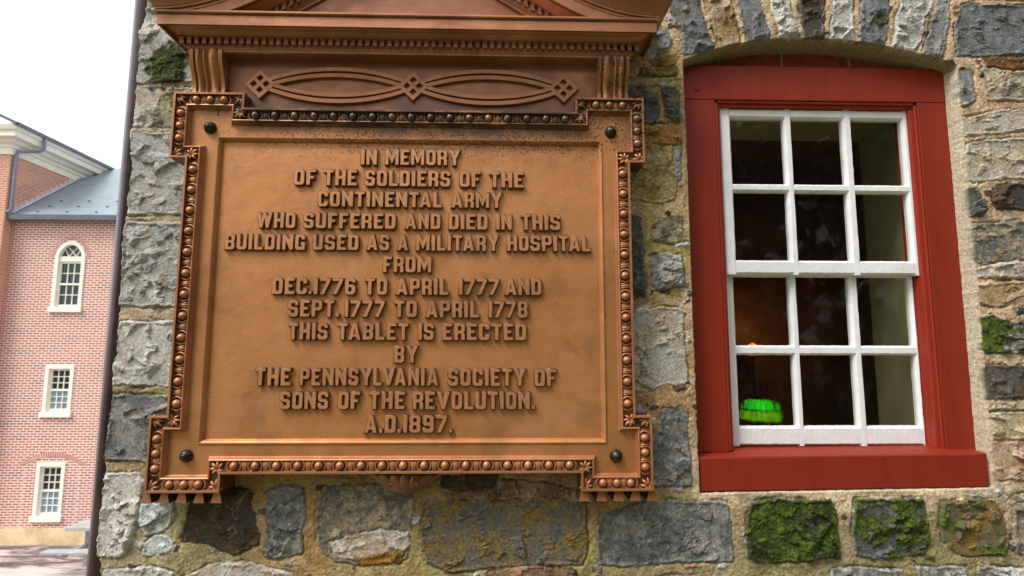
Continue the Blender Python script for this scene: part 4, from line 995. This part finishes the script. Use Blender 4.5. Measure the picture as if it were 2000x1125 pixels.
def bg_window(B, x0, x1, z0, z1, arched=False, sill_z=None, tint='dark'):
    y = 15.7; fr = MB()
    fw = .11; yf = y - .03
    gx0, gx1, gz0, gz1 = x0 + fw + .06, x1 - fw - .06, z0 + .16, z1 - .14
    fr.box(x0, x0 + fw, yf, y + .16, z0, z1); fr.box(x1 - fw, x1, yf, y + .16, z0, z1); fr.box(x0 - .04, x1 + .04, yf - .05, y + .16, z0 - .07, z0 + .09)
    ya, yb2 = y + .06, y + .11
    top = z1 - .12
    if not arched: fr.box(x0 + fw, x1 - fw, yf, y + .16, z1 - .12, z1)
    else:
        # pointed head with a moulded surround
        cx, w = (x0 + x1) / 2, (x1 - x0) / 2; rise = .50
        def pt(u, ww, rr, zz): return (cx + ww * u, zz + rr * (1 - abs(u) ** 1.9) ** .62)
        n = 20; A = [pt(-1 + 2 * k / n, w, rise, z1) for k in range(n + 1)]; Bq = [pt(-1 + 2 * k / n, w - fw, rise - .13, z1) for k in range(n + 1)]
        for k in range(n): fr.prism([A[k], A[k + 1], Bq[k + 1], Bq[k]], yf, y + .16)
        fr.box(x0 + fw, x1 - fw, yf + .05, y + .16, z1 - .16, z1)
    o = fr.build('window', M['bgwhite'], B)
    s = MB(); sx0, sx1, sz0 = x0 + fw, x1 - fw, z0 + .09
    ztop = z1 - (.12 if not arched else .16); mid = (sz0 + ztop) / 2
    s.box(sx0, sx0 + .06, ya, yb2, sz0, ztop); s.box(sx1 - .06, sx1, ya, yb2, sz0, ztop); s.box(sx0 + .06, sx1 - .06, ya, yb2, sz0, sz0 + .08); s.box(sx0 + .06, sx1 - .06, ya, yb2, ztop - .06, ztop); s.box(sx0 + .06, sx1 - .06, ya - .02, yb2, mid - .03, mid + .03)
    for lo, hi, nr in ((sz0 + .08, mid - .03, 3 if not arched else 2), (mid + .03, ztop - .06, 3 if not arched else 2)):
        for k in (1, 2):
            xx = sx0 + .06 + (sx1 - sx0 - .12) * k / 3; s.box(xx - .012, xx + .012, ya + .01, yb2, lo, hi)
        for k in range(1, nr): zz = lo + (hi - lo) * k / nr; s.box(sx0 + .06, sx1 - .06, ya + .012, yb2, zz - .012, zz + .012)
    if arched:
        cx, w = (x0 + x1) / 2, (x1 - x0) / 2 - fw
        for k in (-1, 1):
            p = [(cx + k * w * (.33 - 1.05 * t), 0, z1 + .36 * math.sin(t * 1.35)) for t in [i / 8 for i in range(9)]]
            s.tube([(a, ya + .03, c) for a, b_, c in p if abs(a - cx) < w], .017, 6)
            p = [(cx + k * w * (.33 + .5 * t), 0, z1 + .26 * math.sin(t * 1.5)) for t in [i / 8 for i in range(9)]]
            s.tube([(a, ya + .03, c) for a, b_, c in p], .017, 6)
    s.build('sash', M['bgwhite'], o)
    g = MB()
    g.add([(sx0, yb2 - .01, mid), (sx1, yb2 - .01, mid), (sx1, yb2 - .01, ztop + (.40 if arched else 0)), (sx0, yb2 - .01, ztop + (.40 if arched else 0))] if not arched else
          [(sx0, yb2 - .01, mid), (sx1, yb2 - .01, mid), (sx1, yb2 - .01, z1), ((x0 + x1) / 2 + .2, yb2 - .01, z1 + .3), ((x0 + x1) / 2, yb2 - .01, z1 + .38), ((x0 + x1) / 2 - .2, yb2 - .01, z1 + .3), (sx0, yb2 - .01, z1)],
          [(0, 1, 2, 3)] if not arched else [tuple(range(7))])
    g.build('upper_glass', M['bgglass'], o, recalc=False)
    g = MB(); g.add([(sx0, yb2 - .008, sz0), (sx1, yb2 - .008, sz0), (sx1, yb2 - .008, mid), (sx0, yb2 - .008, mid)], [(0, 1, 2, 3)])
    g.build('lower_glass', M['bgglass'] if arched else M['bgblind'], o, recalc=False)
    return o

def build_brick_building():
    M['bgwhite'] = mat_simple('cream_trim_paint', (.80, .77, .68), .05, .6, 3, .0)
    M['bgglass'] = mat_simple('dark_far_glass', (.012, .03, .034), .5, .12, 1.3, .0)
    M['bgblind'] = mat_simple('far_glass_with_blind', (.20, .32, .40), .3, .2, 1.5, .0)
    M['slate'] = None
    bm_ = brick_mat('red_brick', ((.46, .125, .08), (.31, .08, .058), (.075, .042, .055)), (.74, .65, .59))
    bo_ = brick_mat('orange_brick', ((.60, .20, .11), (.50, .15, .09), (.34, .10, .07)), (.56, .42, .34))
    t = NT('slate_roof'); x, y, z = t.xyz()
    cb = t.n('CombineXYZ'); t.set(cb.inputs[0], x); t.set(cb.inputs[1], t.math('MULTIPLY', z, 1.65))
    br = t.n('TexBrick', Scale=1.0); br.offset = .5; t.set(br.inputs['Vector'], cb.outputs[0])
    for k, v in (('Brick Width', .3), ('Row Height', .17), ('Mortar Size', .012)): br.inputs[k].default_value = v
    t.set(br.inputs['Color1'], (.20, .255, .29)); t.set(br.inputs['Color2'], (.25, .31, .35)); t.set(br.inputs['Mortar'], (.2, .26, .30))
    M['slate'] = t.out(Base_Color=br.outputs['Color'], Roughness=.42, Normal=t.bump(br.outputs['Fac'], -.5, .02))
    M['gutter'] = mat_simple('dark_gutter', (.085, .10, .14), .1, .4, 3, 0)
    M['bgpipe'] = mat_simple('far_downpipe', (.20, .19, .29), .1, .4, 3, 0)
    B = thing('brick_building', 'red brick building with white windows and slate roof, beyond the drainpipe', 'building', (-12, 15.7, -5.2))
    yw = 15.7; b = MB()
    wins = [(-13.62, -12.685, 1.70, 3.905), (-13.58, -12.715, -1.52, -.005), (-13.56, -12.71, -4.60, -2.94)]
    # wall cut round the window openings
    xs = sorted({-15.0, -2.0} | {v for w in wins for v in w[:2]}); zs = sorted({-4.86, 4.62} | {v for w in wins for v in w[2:]} )
    for i in range(len(xs) - 1):
        for j in range(len(zs) - 1):
            cx, cz = (xs[i] + xs[i + 1]) / 2, (zs[j] + zs[j + 1]) / 2
            if any(w[0] < cx < w[1] and w[2] < cz < w[3] for w in wins): continue
            b.add([(xs[i], yw, zs[j]), (xs[i + 1], yw, zs[j]), (xs[i + 1], yw, zs[j + 1]), (xs[i], yw, zs[j + 1])], [(0, 1, 2, 3)])
    # brick spandrels beside the pointed head
    cx, w, n = (-13.62 - 12.685) / 2, (13.62 - 12.685) / 2, 20
    A = [(cx + w * u, 3.40 + .50 * (1 - abs(u) ** 1.9) ** .62) for u in [-1 + 2 * k / n for k in range(n + 1)]]
    for k in range(n): b.add([(A[k][0], yw, A[k][1]), (A[k + 1][0], yw, A[k + 1][1]), (A[k + 1][0], yw, 3.905), (A[k][0], yw, 3.905)], [(0, 1, 2, 3)])
    b.add([(-2.0, yw, -6), (-2.0, 24, -6), (-2.0, 24, 4.6), (-2.0, yw, 4.6)], [(0, 1, 2, 3)])
    b.build('wall', bm_, B, recalc=False)
    for k, w in enumerate(wins): bg_window(B, w[0], w[1], w[2], 3.40 if k == 0 else w[3], arched=(k == 0))
    # brick arches over the openings: rows of bricks on end
    ta = mat_simple('arch_brick', (.42, .14, .095), .3, .8, 9, 0); ma = mat_simple('arch_mortar', (.74, .65, .59), .1, .9, 5, 0)
    for (cx, w, z0, rise, n, hgt, p) in ((-13.15, .50, 3.38, .56, 27, .115, .62), (-13.11, .82, -3.02, .22, 27, .19, .9)):
        b = MB(); m = MB()
        q = lambda u, e: Vector((cx + (w + e) * u, 0, z0 + (rise + e) * (1 - abs(u) ** 1.9) ** p))
        us = [-math.cos(math.pi * k / n) if p < .7 else -1 + 2 * k / n for k in range(n + 1)]
        for k in range(n):
            a0, a1, b1, b0 = q(us[k], .015), q(us[k + 1], .015), q(us[k + 1], hgt), q(us[k], hgt)
            m.prism([(v.x, v.z) for v in (a0, a1, b1, b0)], yw - .006, yw + .02)
            f = .2
            b.prism([((v.x * (1 - f) + w_.x * f), (v.z * (1 - f) + w_.z * f)) for v, w_ in ((a0, a1), (a1, a0), (b1, b0), (b0, b1))], yw - .012, yw - .0065)
        o = m.build('brick_arch', ma, B); b.build('arch_bricks', ta, o)
    for xx in (-13.92, -12.30):
        b = MB(); b.box(xx - .009, xx + .009, yw - .004, yw + .01, -4.86, -2.98); b.build('mortar_joint', ma, B)
    b = MB(); b.box(-15.02, -1.98, yw - .05, yw + .2, -6.2, -4.86); b.build('plinth', mat_simple('plinth_render', (.66, .50, .30), .2, .9, 2, .1, 9), B)
    # roof with snow guards, gutter
    ez, ey, pit = 4.66, yw - .22, .745; rz = 7.46; ry = ey + (rz - ez) / pit
    b = MB(); b.add([(-15.0, ey, ez), (-2, ey, ez), (-2, ry, rz), (-15.0, ry, rz)], [(0, 1, 2, 3)]); b.add([(-15.0, ry, rz), (-2, ry, rz), (-2, ry + 4, rz - 3), (-15.0, ry + 4, rz - 3)], [(0, 1, 2, 3)])
    rf = b.build('roof', M['slate'], B, recalc=False)
    for r, (up, offx) in enumerate(((.28, 0), (.75, .06), (1.22, .12))):
        for k in range(4):
            x = -14.35 + k * .92 + offx; yy = ey + up * .8; zz = ez + up * .8 * pit; b = MB(); b.box(x, x + .07, yy - .03, yy, zz - .01, zz + .03); b.build('snow_guard', M['gutter'], rf)
    b = MB(); b.box(-15.1, -2, ey - .10, ey + .03, ez - .15, ez + .015); b.box(-15.0, -2, ey + .03, yw + .02, ez - .10, ez - .03); b.build('gutter', M['gutter'], B)
    # taller wing on the left
    b = MB(); wx, wy = -15.0, 15.3
    b.add([(-20, wy, -6), (wx, wy, -6), (wx, wy, 6.75), (-20, wy, 6.75)], [(0, 1, 2, 3)]); b.add([(wx, wy, -6), (wx, 24, -6), (wx, 24, 6.75), (wx, wy, 6.75)], [(0, 1, 2, 3)])
    b.build('wing_wall', bo_, B, recalc=False)
    prof = [(.0, 6.58), (.03, 6.58), (.03, 6.78), (.07, 6.80), (.07, 6.88), (.16, 6.93), (.20, 7.0), (.20, 7.04), (.36, 7.06), (.36, 7.22), (.42, 7.26), (.46, 7.38), (.46, 7.43), (.0, 7.46)]
    b = MB()
    for i in range(len(prof) - 1):
        pa = lambda o, z: [(-20, wy - o, z), (wx + o, wy - o, z), (wx + o, 24, z)]
        p, q = pa(*prof[i]), pa(*prof[i + 1])
        for k in range(2): b.add([p[k], p[k + 1], q[k + 1], q[k]], [(0, 1, 2, 3)])
    b.build('wing_cornice', M['bgwhite'], B)
    b = MB(); b.prism([(-20, 7.4), (-15.3, 7.44), (-16.6, 8.1), (-20, 9.85)], wy - .1, wy + .1); b.build('gable', M['bgwhite'], B)
    b = MB(); b.box(wx + .40, wx + .53, wy - .46, 24, 7.36, 7.46)
    b.add([(wx + .5, wy - .5, 7.46), (wx + .5, 24, 7.46), (-20, 24, 10.0), (-20, wy - .5, 10.0)], [(0, 1, 2, 3)]); b.add([(wx + .5, wy - .5, 7.36), (wx + .5, wy - .5, 7.46), (-20, wy - .5, 10.0), (-20, wy - .5, 9.9)], [(0, 1, 2, 3)])
    b.build('wing_roof', M['gutter'], B, recalc=False)
    # stepped flashing where the lower roof meets the wing
    b = MB(); n = 15
    for k in range(n):
        y = ey + .15 + k * .19; zz = ez + (y - ey) * pit; b.box(wx, wx + .012, y, y + .19, zz - .02, zz + .24)
    b.tube([(wx + .03, ey + .05, ez + .09), (wx + .03, ry, rz + .05)], .035, 6)
    b.build('flashing', mat_simple('lead_flashing', (.55, .52, .58), .1, .5, 3, 0), B)
    b = MB(); b.tube([(wx + .47, 15.95, 7.38), (wx + .47, 15.95, 7.0), (wx + .40, 15.9, 6.9), (wx + .10, 15.45, 6.72), (wx + .07, 15.42, 6.6), (wx + .07, 15.42, 4.85), (wx + .02, 15.35, 4.72)], .055, 8)
    b.tube([(-15.0, 15.45, 4.62), (-15.03, 15.5, 4.5), (-15.05, 15.6, 4.3), (-15.05, 15.6, -5.2)], .055, 8)
    b.build('downspout', M['bgpipe'], B)

def build_ground():
    t = NT('bare_earth'); a = t.noise(.9, 6, .65, t.scaled((.35, 1.5, 1)), 1.2); f = t.noise(7, 5, .7)
    c = t.mix(t.rng(a, .42, .57), (.11, .075, .08), (.58, .50, .48)); c = t.mix(t.rng(f, .5, .75, 0, .5), c, (.5, .42, .40))
    x, y, z = t.xyz()
    near = t.rng(y, 11, 3); c = t.mix(near, c, t.mix(t.rng(f, .4, .6), (.10, .12, .04), (.16, .15, .08)))
    gr = t.math('MULTIPLY', t.rng(t.noise(1.5, 4), .55, .68), t.rng(y, 14.6, 15.3)); c = t.mix(gr, c, (.16, .26, .07))
    m = t.out(Base_Color=c, Roughness=.95, Normal=t.bump(f, .6, .06))
    xs = np.concatenate([np.linspace(-300, -24, 12), np.linspace(-22, 8, 150), np.linspace(10, 300, 12)]); ys = np.concatenate([np.linspace(-300, -12, 10), np.linspace(-10, 17, 140), np.linspace(19, 500, 14)])
    X, Y = np.meshgrid(xs, ys)
    d = np.sqrt(np.maximum(0, Y - 1.0) ** 2 + np.maximum(0, -2.2 - X) ** 2)
    Z = -1.38 - 3.82 * sstep(d, .3, 13.0) - .16 * sstep(Y, 12, 15.4)
    Z = Z + .05 * fbm(X, Y, .8, 4, 401) + .06 * fbm(X * .5 + Y * .15, Y * 1.6 - X * .35, 1, 3, 402, .5, True) * sstep(Y, 6, 11)
    Z = np.where((X > -1.1) & (Y > .1) & (Y < 9), np.minimum(Z, -1.5), Z)
    me = bpy.data.meshes.new('ground'); nr, nc = X.shape
    me.from_pydata(np.stack([X, Y, Z], -1).reshape(-1, 3).tolist(), [], [(j * nc + i, j * nc + i + 1, (j + 1) * nc + i + 1, (j + 1) * nc + i) for j in range(nr - 1) for i in range(nc - 1)])
    for p in me.polygons: p.use_smooth = True
    o = link('ground', me, m); o['kind'] = 'structure'

def build_bench():
    T = thing('picnic_table', 'pale plank picnic table at the foot of the brick building', 'picnic table', (-10.0, 13.5, -5.2))
    wm = mat_simple('weathered_plank', (.36, .38, .39), .15, .7, 3, .1); dk = mat_simple('table_leg', (.30, .32, .34), .2, .7, 3, .1)
    b = MB(); b.box(-10.78, -9.0, 13.2, 13.95, -4.22, -4.13); b.build('table_top', wm, T, bevel=.01)
    for y in (12.65, 14.25):
        b = MB(); b.box(-10.95, -9.0, y, y + .28, -4.62, -4.56); b.build('bench_plank', wm, T, bevel=.01)
    for x in (-10.45, -9.3):
        b = MB(); b.prism([(x, -5.3), (x + .09, -5.3), (x + .09, -4.225), (x, -4.225)], 13.5, 13.6); b.box(x, x + .09, 12.7, 14.5, -4.70, -4.625); b.build('trestle', dk, T)

def build_woodland():
    # the trees across the lawn, behind the photographer: they shade the low sky and show in the glass and the bronze
    rg = np.random.default_rng(8); n = 26000
    th = np.radians(rg.uniform(-200, 20, n)); rad = rg.uniform(11.5, 16, n)
    crown = 7.0 + 3.2 * np.exp(-((th + .75) / .5) ** 2) + 1.6 * np.sin(th * 9 + 1) + 1.4 * np.sin(th * 23 + 2)
    keep = ~((np.cos(th) < -.55) & (np.sin(th) > -.75)); hz = -1.6 + (crown + 1.6) * rg.random(n) ** .8
    c = np.stack([.4 + rad * np.cos(th), -2 + rad * np.sin(th), hz], 1)[keep]; n = len(c)
    a = rg.normal(size=(n, 3)); a /= np.linalg.norm(a, axis=1)[:, None]; q = rg.normal(size=(n, 3)); q -= a * (a * q).sum(1)[:, None]; q /= np.linalg.norm(q, axis=1)[:, None]
    s = rg.uniform(.22, .5, n)[:, None]; V = np.stack([c - a * s, c - q * s * .5, c + a * s, c + q * s * .5], 1).reshape(-1, 3)
    me = bpy.data.meshes.new('woodland'); me.from_pydata(V.tolist(), [], [(4 * i, 4 * i + 1, 4 * i + 2, 4 * i + 3) for i in range(n)])
    o = link('woodland', me, mat_simple('leaves', (.055, .072, .030), .4, .6, 1.5, 0)); o['kind'] = 'stuff'
    tag(o, 'dense green trees across the lawn facing the stone wall', 'woodland')

# ------------------------------------------------------------------ assemble
SB = thing('stone_building', 'rubble stone building with mossy blocks and a red framed sash window', 'building', (0, .1, -1.4))
build_wall(SB); build_window(SB); build_room(SB)
build_tablet(); build_pipe(); build_lamps(); build_ground(); build_brick_building(); build_bench(); build_woodland()
